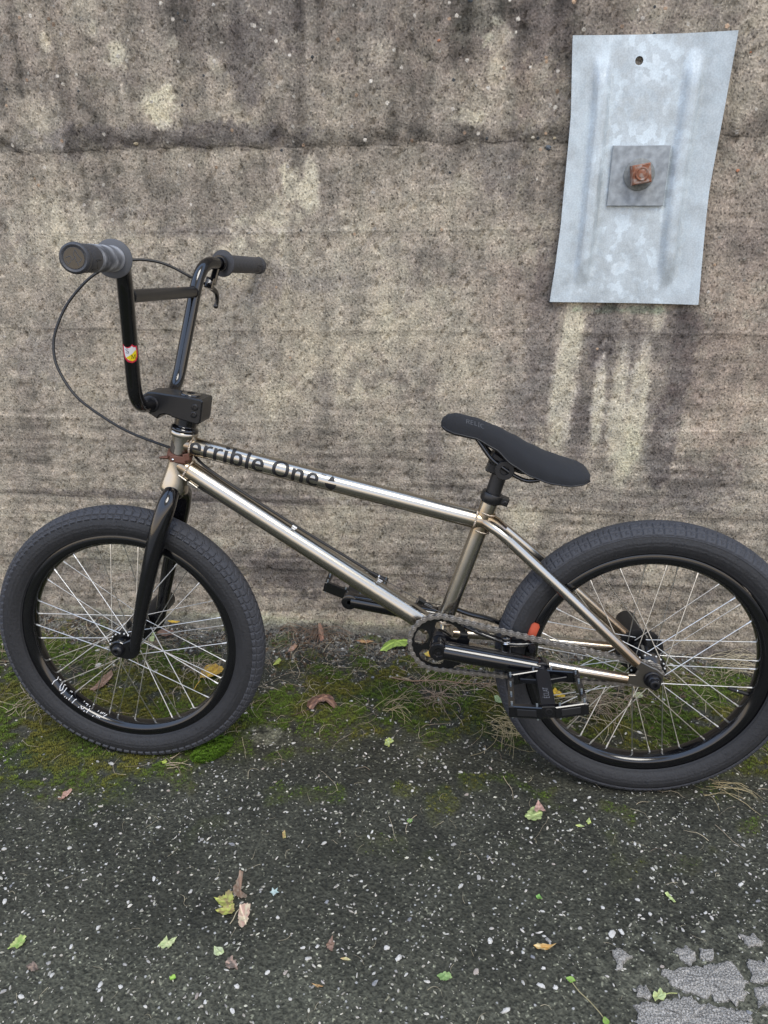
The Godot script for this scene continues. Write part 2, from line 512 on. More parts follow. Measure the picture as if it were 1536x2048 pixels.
func wall_texture() -> Array:
	var w := 2048
	var h := 1396
	var lw := 440
	var lh := 300
	var low := PackedFloat32Array()
	low.resize(lw * lh * 4)
	for s in wall_stains_and_shade():
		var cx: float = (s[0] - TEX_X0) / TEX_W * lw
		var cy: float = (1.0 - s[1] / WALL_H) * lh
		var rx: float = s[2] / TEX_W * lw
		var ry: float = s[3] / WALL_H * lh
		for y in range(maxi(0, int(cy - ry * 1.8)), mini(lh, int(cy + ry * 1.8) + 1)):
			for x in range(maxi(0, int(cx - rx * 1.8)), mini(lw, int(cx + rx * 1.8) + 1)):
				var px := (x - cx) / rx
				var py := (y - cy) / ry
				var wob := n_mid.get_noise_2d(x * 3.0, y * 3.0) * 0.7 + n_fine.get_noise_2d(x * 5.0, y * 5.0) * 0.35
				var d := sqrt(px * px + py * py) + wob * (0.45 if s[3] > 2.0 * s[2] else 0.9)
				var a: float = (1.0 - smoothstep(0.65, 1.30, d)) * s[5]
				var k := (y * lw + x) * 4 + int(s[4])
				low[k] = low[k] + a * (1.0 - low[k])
	var lb := PackedByteArray()
	lb.resize(lw * lh * 4)
	for i in lb.size(): lb[i] = int(clampf(low[i], 0, 1) * 255)
	var li := Image.create_from_data(lw, lh, false, Image.FORMAT_RGBA8, lb)
	li.resize(w, h, Image.INTERPOLATE_CUBIC)
	var st := li.get_data()
	var blotch := noise(FastNoiseLite.TYPE_SIMPLEX, 0.004, 101, 5).get_image(w, h).get_data()
	var patch := noise(FastNoiseLite.TYPE_SIMPLEX, 0.018, 102, 4).get_image(w, h).get_data()
	var grain := cells(0.36, 103, w, h)
	var soft := noise(FastNoiseLite.TYPE_SIMPLEX, 0.15, 108, 4).get_image(w, h).get_data()
	var grit := cells(0.48, 104, w, h)
	var board_i := noise(FastNoiseLite.TYPE_SIMPLEX, 0.045, 105, 4).get_image(w / 16, h)
	board_i.resize(w, h, Image.INTERPOLATE_CUBIC)
	var board := board_i.get_data()
	var run_i := noise(FastNoiseLite.TYPE_SIMPLEX, 0.02, 106, 4).get_image(w, h / 16)
	run_i.resize(w, h, Image.INTERPOLATE_CUBIC)
	var run := run_i.get_data()
	var agg_v := cells(0.045, 109, w, h)
	var agg := noise(FastNoiseLite.TYPE_CELLULAR, 0.045, 109, 1)
	agg.cellular_return_type = FastNoiseLite.RETURN_DISTANCE
	agg.cellular_jitter = 1.1
	var agg_d := agg.get_image(w, h).get_data()
	var data := PackedByteArray()
	data.resize(w * h * 3)
	var high := PackedByteArray()
	high.resize(w * h)
	var seam := PackedFloat32Array()
	var ragged := PackedFloat32Array()
	var crack := PackedFloat32Array()
	var crack_on := PackedFloat32Array()
	var boards := []
	for x in w:
		var wx := TEX_X0 + TEX_W * x / w
		seam.append(1.118 + n_mid.get_noise_2d(wx * 300.0, 7.0) * 0.007)
		ragged.append(0.016 + 0.030 * (0.5 + n_mid.get_noise_2d(wx * 240.0, 33.0)) * clampf(0.6 + n_big.get_noise_2d(wx * 700.0, 5.0) * 2.0, 0.0, 1.4))
		crack.append(1.255 + n_mid.get_noise_2d(wx * 300.0, 300.0) * 0.016 + n_fine.get_noise_2d(wx * 1600.0, 30.0) * 0.005)
		crack_on.append(clampf(n_mid.get_noise_2d(wx * 190.0, 500.0) * 3.0 - 0.25, 0.0, 1.0))
	for by in [0.36, 0.56, 0.76, 0.96, 0.185]:
		var row := PackedFloat32Array()
		for x in w: row.append(by + n_mid.get_noise_2d((TEX_X0 + TEX_W * x / w) * 90.0, by * 900.0) * 0.004)
		boards.append(row)
	for y in h:
		var wy := (1.0 - float(y) / h) * WALL_H
		var near_board := -1
		for k in 5:
			if absf(wy - [0.36, 0.56, 0.76, 0.96, 0.185][k]) < 0.014: near_board = k
		var grainy := clampf((0.80 - wy) / 0.35, 0.0, 1.0)
		var top := clampf((wy - 0.95) / 0.35, 0.0, 1.0)
		for x in w:
			var i := y * w + x
			var b := blotch[i] / 255.0 - 0.5
			var p := patch[i] / 255.0 - 0.5
			var g := grain[i] / 255.0
			var q := grit[i] / 255.0
			var bd := board[i] / 255.0 - 0.5
			var rn := run[i] / 255.0 - 0.5
			var k := i * 4
			var dark := st[k] / 255.0
			var pale := st[k + 1] / 255.0
			var warm := st[k + 2] / 255.0
			var green := st[k + 3] / 255.0
			var l := 0.308 + b * 0.22 + p * 0.14 + bd * (0.05 + 0.17 * grainy) + rn * (0.10 + 0.14 * top) - top * 0.06
			var sd := wy - seam[x]
			if sd > -0.004 and sd < 0.06:  # dark stain over the seam, painted to strengthen its weak groove shade
				var band := (1.0 - smoothstep(ragged[x] * 0.6, ragged[x] + 0.006 + p * 0.02, sd)) * smoothstep(-0.0015, 0.001, sd)
				l *= 1.0 - 0.38 * band
				if absf(sd) < 0.0014: l *= 1.0 - 0.5 * crack_on[(x * 2 + 700) % w]
			if sd <= -0.0015 and sd > -0.006: l += 0.05 * crack_on[(x * 3) % w]
			if absf(wy - crack[x]) < 0.0007 + 0.0010 * crack_on[x]: l *= 1.0 - 0.5 * crack_on[x]
			if near_board >= 0:
				var bdist: float = wy - boards[near_board][x]
				if absf(bdist) < 0.0022: l *= (0.72 if near_board != 1 else 1.22)
				elif bdist < 0.0 and bdist > -0.010: l *= 0.94
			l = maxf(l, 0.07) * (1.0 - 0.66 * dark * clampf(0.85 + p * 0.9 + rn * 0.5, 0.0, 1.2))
			var keep := clampf(pale * (1.1 + p * 0.8 + rn * 0.7), 0.0, 1.0)
			l = lerpf(l, 0.58, keep * 0.84)
			# sand grains, pits, a few bright bits of gravel
			var sf := soft[i] / 255.0 - 0.5
			var dk := 1.0 - g
			var f := 1.12 - 0.42 * dk * dk + sf * 0.50
			f *= 0.83 + 0.34 * q
			f = lerpf(f, 1.0, keep * 0.25)
			if g < 0.07 and sf < 0.05: f *= 0.55
			if g > 0.95 and q > 0.35: f *= 1.35
			l = clampf(l * f, 0.018, 0.80)
			var cr := l * (1.04 + 0.05 * warm + p * 0.06)
			var cg := l * (0.905 - 0.04 * warm + 0.04 * keep + 0.02 * green)
			var cb := l * (0.725 - 0.05 * warm - 0.02 * keep + 0.09 * dark - 0.10 * green - b * 0.06)
			cr *= 1.0 - 0.22 * green
			var bump := 0.0
			var av := agg_v[i] / 255.0
			if agg_d[i] < 14 + int(av * 22.0) and av > 0.30 and wy > 0.7 and fmod(av * 37.0, 1.0) < 0.07 + 0.26 * top:
				var tone := fmod(av * 91.0, 1.0)
				var al := 0.20 + 0.42 * fmod(av * 53.0, 1.0)
				if tone < 0.18: cr = 0.05; cg = 0.055; cb = 0.06
				elif tone < 0.28: cr = al * 0.9; cg = al * 0.64; cb = al * 0.44
				else: cr = al * 1.05; cg = al * 0.97; cb = al * 0.84
				bump = 70.0
			data[i * 3] = int(pow(cr, 0.4545) * 255.0)
			data[i * 3 + 1] = int(pow(cg, 0.4545) * 255.0)
			data[i * 3 + 2] = int(pow(cb, 0.4545) * 255.0)
			high[i] = int(clampf(115.0 + (g - 0.5) * 70.0 + sf * 140.0 + (q - 0.5) * 50.0 + bd * 90.0 * grainy + p * 30.0 + bump, 0.0, 255.0))
	var col := ImageTexture.create_from_image(Image.create_from_data(w, h, false, Image.FORMAT_RGB8, data))
	var hi := Image.create_from_data(w, h, false, Image.FORMAT_L8, high)
	hi.convert(Image.FORMAT_RGBA8)
	hi.bump_map_to_normal_map(3.0)
	return [col, ImageTexture.create_from_image(hi)]

func wall_relief(x: float, y: float) -> float:
	var z := n_big.get_noise_2d(x * 260.0, y * 260.0) * 0.0025 + n_mid.get_noise_2d(x * 700.0, y * 700.0) * 0.0011 + n_fine.get_noise_2d(x * 900.0, y * 900.0) * 0.0008
	# the lift line: concrete of the upper pour overhangs a ragged step
	var ly := 1.118 + n_mid.get_noise_2d(x * 300.0, 7.0) * 0.007
	z += 0.0035 * smoothstep(-0.003, 0.003, y - ly)
	var rag := clampf(n_mid.get_noise_2d(x * 160.0 + 50.0, 90.0) * 2.2 + 0.2, 0.0, 1.0)
	var up := 0.028 * (0.5 + n_mid.get_noise_2d(x * 240.0, 33.0))
	z -= 0.006 * rag * smoothstep(0.0, 0.004, y - ly) * (1.0 - smoothstep(up * 0.5, up + 0.008, y - ly))
	# board marks
	var k := 0
	for by in [0.36, 0.56, 0.76, 0.96, 0.185]:
		var yy: float = by + n_mid.get_noise_2d(x * 90.0, by * 900.0) * 0.004
		var d := y - yy
		z += 0.0013 * exp(-d * d / 0.000012) * (1.0 if k != 0 else -1.5)
		z += (0.0007 if k % 2 == 0 else -0.0006) * smoothstep(-0.004, 0.004, d)
		k += 1
	# cracks
	var cy := 1.255 + n_mid.get_noise_2d(x * 300.0, 300.0) * 0.016 + n_fine.get_noise_2d(x * 1600.0, 30.0) * 0.005
	var cd := absf(y - cy)
	var on := clampf(n_mid.get_noise_2d(x * 190.0, 500.0) * 3.0 - 0.25, 0.0, 1.0)
	z -= 0.0015 * on * (1.0 - smoothstep(0.0, 0.004, cd))
	# pits
	var pit := n_fine.get_noise_2d(x * 420.0 + 900.0, y * 420.0)
	if pit > 0.52: z -= (pit - 0.52) * 0.018
	return z

func pingpong01(t: float) -> float:
	return pingpong(t, 1.0)

func build_wall() -> void:
	var tex := wall_texture()
	var m := std(Color.WHITE, 0.93)
	m.albedo_texture = tex[0]
	m.normal_enabled = true
	m.normal_texture = tex[1]
	m.normal_scale = 0.8
	m.metallic_specular = 0.3
	mat.concrete = m
	var wall := part("concrete_wall", self)
	tag(wall, "old stained board-marked concrete wall behind the bicycle", "wall")
	var mb := MB.new()
	var nu := 400
	var nv := 280
	var x0 := TEX_X0
	var y0 := -0.05
	var pos := []
	var uvs := []
	pos.resize(nu * nv); uvs.resize(nu * nv)
	for i in nu:
		var x := x0 + TEX_W * i / (nu - 1)
		for j in nv:
			var y := y0 + (1.52 - y0) * j / (nv - 1)
			var e := smoothstep(0.0, 0.05, minf(minf(x - x0, x0 + TEX_W - x), 1.52 - y))
			pos[i * nv + j] = Vector3(x, y, wall_relief(x, y) * e)
			uvs[i * nv + j] = Vector2((x - TEX_X0) / TEX_W, 1.0 - y / WALL_H)
	mb.grid(pos, nu, nv, false, uvs)
	obj("wall_face", mb, m, wall)
	# the wall goes on to both sides and above, and has a body
	var body := MB.new()
	var rects := [[-9.0, x0, -0.1, 3.0], [x0 + TEX_W, 10.0, -0.1, 3.0], [x0, x0 + TEX_W, 1.52, 3.0]]
	for r in rects:
		var nx := maxi(1, int((r[1] - r[0]) / 0.5))
		for i in nx:
			var xa: float = lerpf(r[0], r[1], float(i) / nx)
			var xb: float = lerpf(r[0], r[1], float(i + 1) / nx)
			var ids := []
			for q in [Vector2(xa, r[2]), Vector2(xb, r[2]), Vector2(xb, r[3]), Vector2(xa, r[3])]:
				ids.append(body.add(Vector3(q.x, q.y, 0), Vector3(0, 0, 1), Vector2((q.x - TEX_X0) / TEX_W, 1.0 - q.y / WALL_H)))
			body.quad(ids[0], ids[1], ids[2], ids[3])
	body.face([Vector3(-9, 3, -0.3), Vector3(-9, 3, 0), Vector3(10, 3, 0), Vector3(10, 3, -0.3)])
	body.face([Vector3(10, -0.1, -0.3), Vector3(-9, -0.1, -0.3), Vector3(-9, 3, -0.3), Vector3(10, 3, -0.3)])
	body.face([Vector3(-9, -0.1, -0.3), Vector3(-9, -0.1, 0), Vector3(-9, 3, 0), Vector3(-9, 3, -0.3)])
	body.face([Vector3(10, -0.1, 0), Vector3(10, -0.1, -0.3), Vector3(10, 3, -0.3), Vector3(10, 3, 0)])
	obj("wall_body", body, m, wall)
	# gravel showing in the face
	var tints := [Color(0.62, 0.56, 0.45), Color(0.55, 0.24, 0.13), Color(0.75, 0.72, 0.66), Color(0.13, 0.15, 0.17), Color(0.5, 0.42, 0.28)]
	for s in [[-0.127, 1.128, 0.0055, 4], [0.48, 1.285, 0.0035, 1], [0.535, 1.345, 0.006, 3], [0.06, 1.355, 0.004, 2], [0.435, 1.36, 0.0035, 0], [0.69, 1.105, 0.006, 3], [0.66, 1.122, 0.004, 0], [0.70, 1.12, 0.004, 4], [1.04, 1.06, 0.004, 1], [1.03, 1.25, 0.003, 1]]:
		inst("pebble", stone_mesh(int(s[0] * 1000.0) + 5, tints[s[3]]), mat.stone, wall, Transform3D(Basis.from_euler(Vector3(0.3, s[1] * 9.0, s[0] * 20.0)).scaled(Vector3(s[2], s[2] * 0.75, s[2] * 0.6)), Vector3(s[0], s[1], wall_relief(s[0], s[1]) + s[2] * 0.12)))

# ------------------------------------------------------------------ ground
func moss_at(x: float, z: float) -> float:
	var far := sample([-0.9, -0.1, 0.03, 0.16, 0.4, 0.62, 0.8, 1.05, 1.4], [0.62, 0.60, 0.55, 0.40, 0.385, 0.37, 0.36, 0.42, 0.42], x)
	var near := sample([-0.9, -0.35, -0.1, 0.1, 0.2, 0.35, 0.5, 0.8, 1.0, 1.3], [0.02, 0.05, 0.08, 0.30, 0.17, 0.12, 0.09, 0.03, 0.05, 0.06], x)
	var nz := n_mid.get_noise_2d(x * 260.0, z * 260.0)
	var nf := n_fine.get_noise_2d(x * 330.0, z * 330.0)
	var a := smoothstep(near - 0.05, near + 0.05, z + nz * 0.07) * (1.0 - smoothstep(far - 0.06, far + 0.05, z + nz * 0.10 + nf * 0.03))
	a *= clampf(0.95 + nz * 1.3 + nf * 0.9, 0.0, 1.0)
	# stray cushions out on the asphalt
	var stray := clampf((n_mid.get_noise_2d(x * 190.0 + 400.0, z * 190.0) - 0.30) * 4.0, 0.0, 1.0) * (1.0 - smoothstep(0.45, 0.75, z)) * 0.6
	# bare worn spot in front of the front wheel
	var px := (x - 0.17) / 0.055
	var pz := (z - 0.40) / 0.035
	a *= smoothstep(0.6, 1.3, sqrt(px * px + pz * pz))
	return clampf(maxf(a, stray), 0.0, 1.0)

func ground_height(x: float, z: float) -> float:
	var e := smoothstep(0.0, 0.12, minf(minf(x - G_X0, G_X0 + G_W - x), G_Z0 + G_D + 0.15 - z))
	var y := n_big.get_noise_2d(x * 200.0, z * 200.0) * 0.004 + n_mid.get_noise_2d(x * 420.0, z * 420.0) * 0.0022 + n_fine.get_noise_2d(x * 800.0, z * 800.0) * 0.0013
	y += moss_at(x, z) * 0.0035
	y += 0.012 * (1.0 - smoothstep(0.0, 0.07, z)) * (0.6 + n_mid.get_noise_2d(x * 200.0, 44.0))
	for c in [Vector2(0.882, 0.437), Vector2(-0.06, 0.444)]:
		var d := Vector2(x, z).distance_to(c)
		y = lerpf(-0.0012, y, smoothstep(0.015, 0.09, d))
	return y * e

func ground_texture() -> Array:
	var w := 2048
	var h := 1170
	var lw := 410
	var lh := 234
	var lb := PackedByteArray()
	lb.resize(lw * lh * 3)
	for y in lh:
		for x in lw:
			var wx := G_X0 + G_W * (x + 0.5) / lw
			var wz := G_Z0 + G_D * (y + 0.5) / lh
			var k := (y * lw + x) * 3
			lb[k] = int(moss_at(wx, wz) * 255)
			# paler worn ground: a scuff by the front wheel, and around the bared stones at the lower right
			var px := (wx - 0.165) / 0.052
			var pz := (wz - 0.395) / 0.030
			var pale := (1.0 - smoothstep(0.3, 1.15, sqrt(px * px + pz * pz) + n_mid.get_noise_2d(x * 6.0, y * 6.0) * 0.8)) * 0.8
			var qx := (wx - 0.95) / 0.17
			var qz := (wz - 0.87) / 0.11
			pale = maxf(pale, (1.0 - smoothstep(0.5, 1.3, sqrt(qx * qx + qz * qz) + n_mid.get_noise_2d(x * 5.0, y * 5.0) * 0.8)) * 0.45)
			pale = maxf(pale, clampf((wz - 0.80) * 2.0, 0.0, 0.22))
			lb[k + 1] = int(clampf(pale, 0, 1) * 255)
			# gritty strip along the wall
			var grit := (1.0 - smoothstep(0.03, 0.16, wz + n_mid.get_noise_2d(x * 4.0, y * 4.0) * 0.06))
			lb[k + 2] = int(clampf(grit, 0, 1) * 255)
	var li := Image.create_from_data(lw, lh, false, Image.FORMAT_RGB8, lb)
	li.resize(w, h, Image.INTERPOLATE_CUBIC)
	var st := li.get_data()
	var blotch := noise(FastNoiseLite.TYPE_SIMPLEX, 0.005, 201, 5).get_image(w, h).get_data()
	var patch := noise(FastNoiseLite.TYPE_SIMPLEX, 0.03, 202, 4).get_image(w, h).get_data()
	var grain := cells(0.30, 203, w, h)
	var soft := noise(FastNoiseLite.TYPE_SIMPLEX, 0.10, 208, 4).get_image(w, h).get_data()
	var grit_n := cells(0.5, 204, w, h)
	var chip := noise(FastNoiseLite.TYPE_CELLULAR, 0.10, 205, 1)
	chip.cellular_return_type = FastNoiseLite.RETURN_CELL_VALUE
	var chips := chip.get_image(w, h).get_data()
	var edge := noise(FastNoiseLite.TYPE_CELLULAR, 0.10, 205, 1)
	edge.cellular_return_type = FastNoiseLite.RETURN_DISTANCE
	var edges := edge.get_image(w, h).get_data()
	var data := PackedByteArray()
	data.resize(w * h * 3)
	var high := PackedByteArray()
	high.resize(w * h)
	for y in h:
		for x in w:
			var i := y * w + x
			var b := blotch[i] / 255.0 - 0.5
			var p := patch[i] / 255.0 - 0.5
			var g := grain[i] / 255.0
			var q := grit_n[i] / 255.0
			var moss := st[i * 3] / 255.0
			var pale := st[i * 3 + 1] / 255.0
			var gr := st[i * 3 + 2] / 255.0
			var l := 0.045 + b * 0.028 + p * 0.02 + pale * 0.13
			var sf := soft[i] / 255.0 - 0.5
			l *= clampf(0.72 + 0.50 * g * g + sf * 0.9, 0.2, 3.0) * (0.72 + 0.5 * q)
			if g > 0.965 and q > 0.4: l = l * 1.6 + 0.07
			if q > 0.985: l = l * 1.4 + 0.14
			var cr := l * 1.02
			var cg := l * 1.0
			var cb := l * 0.70
			var cv := chips[i] / 255.0
			var ce := edges[i] / 255.0
			var hh := 105.0 + (g - 0.5) * 80.0 + sf * 140.0 + (q - 0.5) * 50.0 + p * 40.0
			if cv > 0.93 and ce < 0.10 + (cv - 0.93) and moss < 0.5:        # chips of pale stone worn level with the binder
				var cl := 0.16 + (cv - 0.86) * 1.6 + p * 0.1
				cr = cl * 1.03; cg = cl; cb = cl * 0.94
				hh = 170.0
			var gl := (0.055 + 0.10 * g) * gr
			cr = lerpf(cr, 0.6 * cr + gl * 1.05, gr); cg = lerpf(cg, 0.6 * cg + gl * 0.96, gr); cb = lerpf(cb, 0.6 * cb + gl * 0.84, gr)
			var mm := clampf(moss * (1.1 + p * 1.4), 0.0, 1.0) * 0.85
			var mg := 0.6 + 0.9 * g
			cr = lerpf(cr, (0.050 + b * 0.03) * mg, mm); cg = lerpf(cg, 0.056 * mg, mm); cb = lerpf(cb, 0.012 * mg, mm)
			data[i * 3] = int(pow(clampf(cr, 0.004, 0.9), 0.4545) * 255.0)
			data[i * 3 + 1] = int(pow(clampf(cg, 0.004, 0.9), 0.4545) * 255.0)
			data[i * 3 + 2] = int(pow(clampf(cb, 0.004, 0.9), 0.4545) * 255.0)
			high[i] = int(clampf(hh, 0.0, 255.0))
	var hi := Image.create_from_data(w, h, false, Image.FORMAT_L8, high)
	hi.convert(Image.FORMAT_RGBA8)
	hi.bump_map_to_normal_map(3.5)
	return [ImageTexture.create_from_image(Image.create_from_data(w, h, false, Image.FORMAT_RGB8, data)), ImageTexture.create_from_image(hi)]

func ground_uv(x: float, z: float) -> Vector2:
	return Vector2((x - G_X0) / G_W, (z - G_Z0) / G_D)

var stone_cache := {}
func stone_mesh(seed_: int, c: Color) -> ArrayMesh:
	var key := "%d %s" % [seed_ % 7, c.to_html()]
	if stone_cache.has(key): return stone_cache[key]
	var mb := MB.new()
	var r := RandomNumberGenerator.new()
	r.seed = 900 + seed_ % 7
	var ring := []
	for j in 5:
		var row := []
		var a := PI * (j + 0.0) / 4.0
		for i in 7:
			var b := TAU * i / 7.0
			var rad := 1.0 + r.randf_range(-0.36, 0.30)
			row.append(Vector3(sin(a) * cos(b) * rad, cos(a) * (0.8 + r.randf() * 0.1), sin(a) * sin(b) * rad))
		ring.append(row)
	for j in 4:
		for i in 7:
			var i2 := (i + 1) % 7
			var k := Color(c.r, c.g, c.b) * (0.88 + 0.24 * r.randf())
			k.a = 1.0
			if j > 0: mb.face([ring[j][i], ring[j][i2], ring[j + 1][i2]], k)
			if j < 3: mb.face([ring[j][i], ring[j + 1][i2], ring[j + 1][i]], k)
	# outward normals
	for i in mb.v.size():
		if mb.n[i].dot(mb.v[i]) < 0.0: mb.n[i] = -mb.n[i]
	var ids := mb.idx
	mb.idx = PackedInt32Array()
	for t in range(0, ids.size(), 3): mb.tri(ids[t], ids[t + 1], ids[t + 2])
	stone_cache[key] = mb.mesh()
	return stone_cache[key]

func build_ground() -> Node3D:
	var tex := ground_texture()
	var m := std(Color.WHITE, 0.9)
	m.albedo_texture = tex[0]
	m.normal_enabled = true
	m.normal_texture = tex[1]
	m.normal_scale = 0.9
	m.metallic_specular = 0.35
	mat.asphalt = m
	var mb := MB.new()
	var nu := 300
	var nv := 190
	var z1 := G_Z0 + G_D + 0.15
	var pos := []
	var uvs := []
	pos.resize(nu * nv); uvs.resize(nu * nv)
	for i in nu:
		var x := G_X0 + G_W * i / (nu - 1)
		for j in nv:
			var z := G_Z0 + (z1 - G_Z0) * j / (nv - 1)
			pos[i * nv + j] = Vector3(x, ground_height(x, z), z)
			uvs[i * nv + j] = ground_uv(x, z)
	mb.grid(pos, nu, nv, false, uvs, null, true)
	for r in [[-40.0, G_X0, -0.3, 60.0], [G_X0 + G_W, 42.0, -0.3, 60.0], [G_X0, G_X0 + G_W, z1, 60.0], [-40.0, 42.0, -40.0, -0.3]]:
		var ids := []
		for q in [Vector2(r[0], r[2]), Vector2(r[1], r[2]), Vector2(r[1], r[3]), Vector2(r[0], r[3])]:
			ids.append(mb.add(Vector3(q.x, 0, q.y), Vector3.UP, ground_uv(q.x, q.y)))
		mb.quad(ids[0], ids[1], ids[2], ids[3])
	var g := obj("ground", mb, m)
	g.set_meta("kind", "structure")
	var st := MB.new()
	st.face([Vector3(-40, 0.004, 60), Vector3(42, 0.004, 60), Vector3(42, 0.004, 2.45), Vector3(-40, 0.004, 2.25)])
	for i in st.uv.size(): st.uv[i] = Vector2(st.v[i].x, st.v[i].z)
	var added_pale_lane := obj("added_pale_lane", st, std(lin(0.21, 0.20, 0.175), 0.9))  # unseen pale surface added to brighten the reflections in the upright tubes
	added_pale_lane.set_meta("kind", "structure")
	return g

func build_slabs(ground: Node3D) -> void:      # old paving bared where the asphalt has worn off, lower right
	var col := NoiseTexture2D.new()
	col.noise = noise(FastNoiseLite.TYPE_SIMPLEX, 0.16, 301, 3)
	col.width = 512; col.height = 512; col.seamless = true
	var gr := Gradient.new()
	gr.set_color(0, lin(0.13, 0.122, 0.108)); gr.set_color(1, lin(0.58, 0.54, 0.48))
	gr.set_offset(0, 0.25); gr.set_offset(1, 0.85)
	col.color_ramp = gr
	var m := std(Color.WHITE, 0.92)
	m.albedo_texture = col
	m.normal_enabled = true
	m.normal_texture = fine_normal(512, 0.16, 8.0, 302)
	m.normal_scale = 0.8
	tri(m, 3.4)
	m.uv1_world_triplanar = true
	var polys := [
		[[0.859, 0.823], [0.885, 0.814], [0.912, 0.814], [0.939, 0.804], [0.964, 0.800], [0.970, 0.821], [0.961, 0.850], [0.946, 0.859], [0.914, 0.855], [0.883, 0.849], [0.862, 0.841]],
		[[0.981, 0.792], [1.011, 0.794], [1.030, 0.823], [0.983, 0.824]],
		[[0.812, 0.876], [0.846, 0.870], [0.878, 0.857], [0.912, 0.863], [0.960, 0.866], [0.961, 0.930], [0.801, 0.940]],
		[[0.884, 0.787], [0.911, 0.782], [0.914, 0.802], [0.897, 0.807]],
		[[0.984, 0.754], [1.007, 0.749], [1.019, 0.766], [0.992, 0.773]],
		[[0.975, 0.838], [1.010, 0.831], [1.03, 0.862], [0.974, 0.859]],
		[[0.817, 0.849], [0.837, 0.847], [0.831, 0.862], [0.817, 0.863]],
		[[0.921, 0.781], [0.941, 0.783], [0.934, 0.795], [0.920, 0.797]],
		[[0.790, 0.800], [0.812, 0.797], [0.822, 0.812], [0.800, 0.822]]]
	for pl in polys:
		var c := Vector2.ZERO
		for q in pl: c += Vector2(q[0], q[1])
		c /= pl.size()
		var rim := []
		for i in pl.size():
			var a := Vector2(pl[i][0], pl[i][1])
			var b := Vector2(pl[(i + 1) % pl.size()][0], pl[(i + 1) % pl.size()][1])
			var steps := maxi(2, int(a.distance_to(b) / 0.004))
			for k in steps:
				var p := a.lerp(b, float(k) / steps)
				p += Vector2(n_fine.get_noise_2d(p.x * 1500.0, p.y * 1500.0), n_fine.get_noise_2d(p.x * 1500.0 + 90.0, p.y * 1500.0)) * 0.004 + Vector2(n_mid.get_noise_2d(p.x * 900.0, p.y * 900.0), n_mid.get_noise_2d(p.x * 900.0, p.y * 900.0 + 55.0)) * 0.007
				rim.append(p)
		var mb := MB.new()
		var rings := [[1.0, -0.004], [0.985, 0.0020], [0.94, 0.0040], [0.7, 0.0052], [0.4, 0.0056], [0.15, 0.0056], [0.004, 0.0056]]
		var nv := rings.size()
		var pos := []
		for p in rim:
			for rg in rings:
				var q: Vector2 = c + (p - c) * rg[0]
				pos.append(Vector3(q.x, ground_height(q.x, q.y) + rg[1] + n_fine.get_noise_2d(q.x * 1500.0, q.y * 1500.0) * 0.0018, q.y))
		mb.grid(pos, rim.size(), nv, true)
		for i in mb.n.size():
			if mb.n[i].y < 0.0: mb.n[i] = -mb.n[i]
		var ids := mb.idx
		mb.idx = PackedInt32Array()
		for t in range(0, ids.size(), 3): mb.tri(ids[t], ids[t + 1], ids[t + 2])
		obj("paving_stone", mb, m, ground)

func scatter(called: String, me: Mesh, m: Material, xfs: Array, cols: Array, parent: Node3D = self) -> MultiMeshInstance3D:
	var mm := MultiMesh.new()
	mm.transform_format = MultiMesh.TRANSFORM_3D
	mm.use_colors = true
	mm.mesh = me
	mm.instance_count = xfs.size()
	for i in xfs.size():
		mm.set_instance_transform(i, xfs[i])
		mm.set_instance_color(i, cols[i])
	var o := MultiMeshInstance3D.new()
	o.name = numbered(called) if parent == self else called
	o.multimesh = mm
	o.material_override = m
	o.set_meta("kind", "stuff")
	parent.add_child(o, true)
	return o

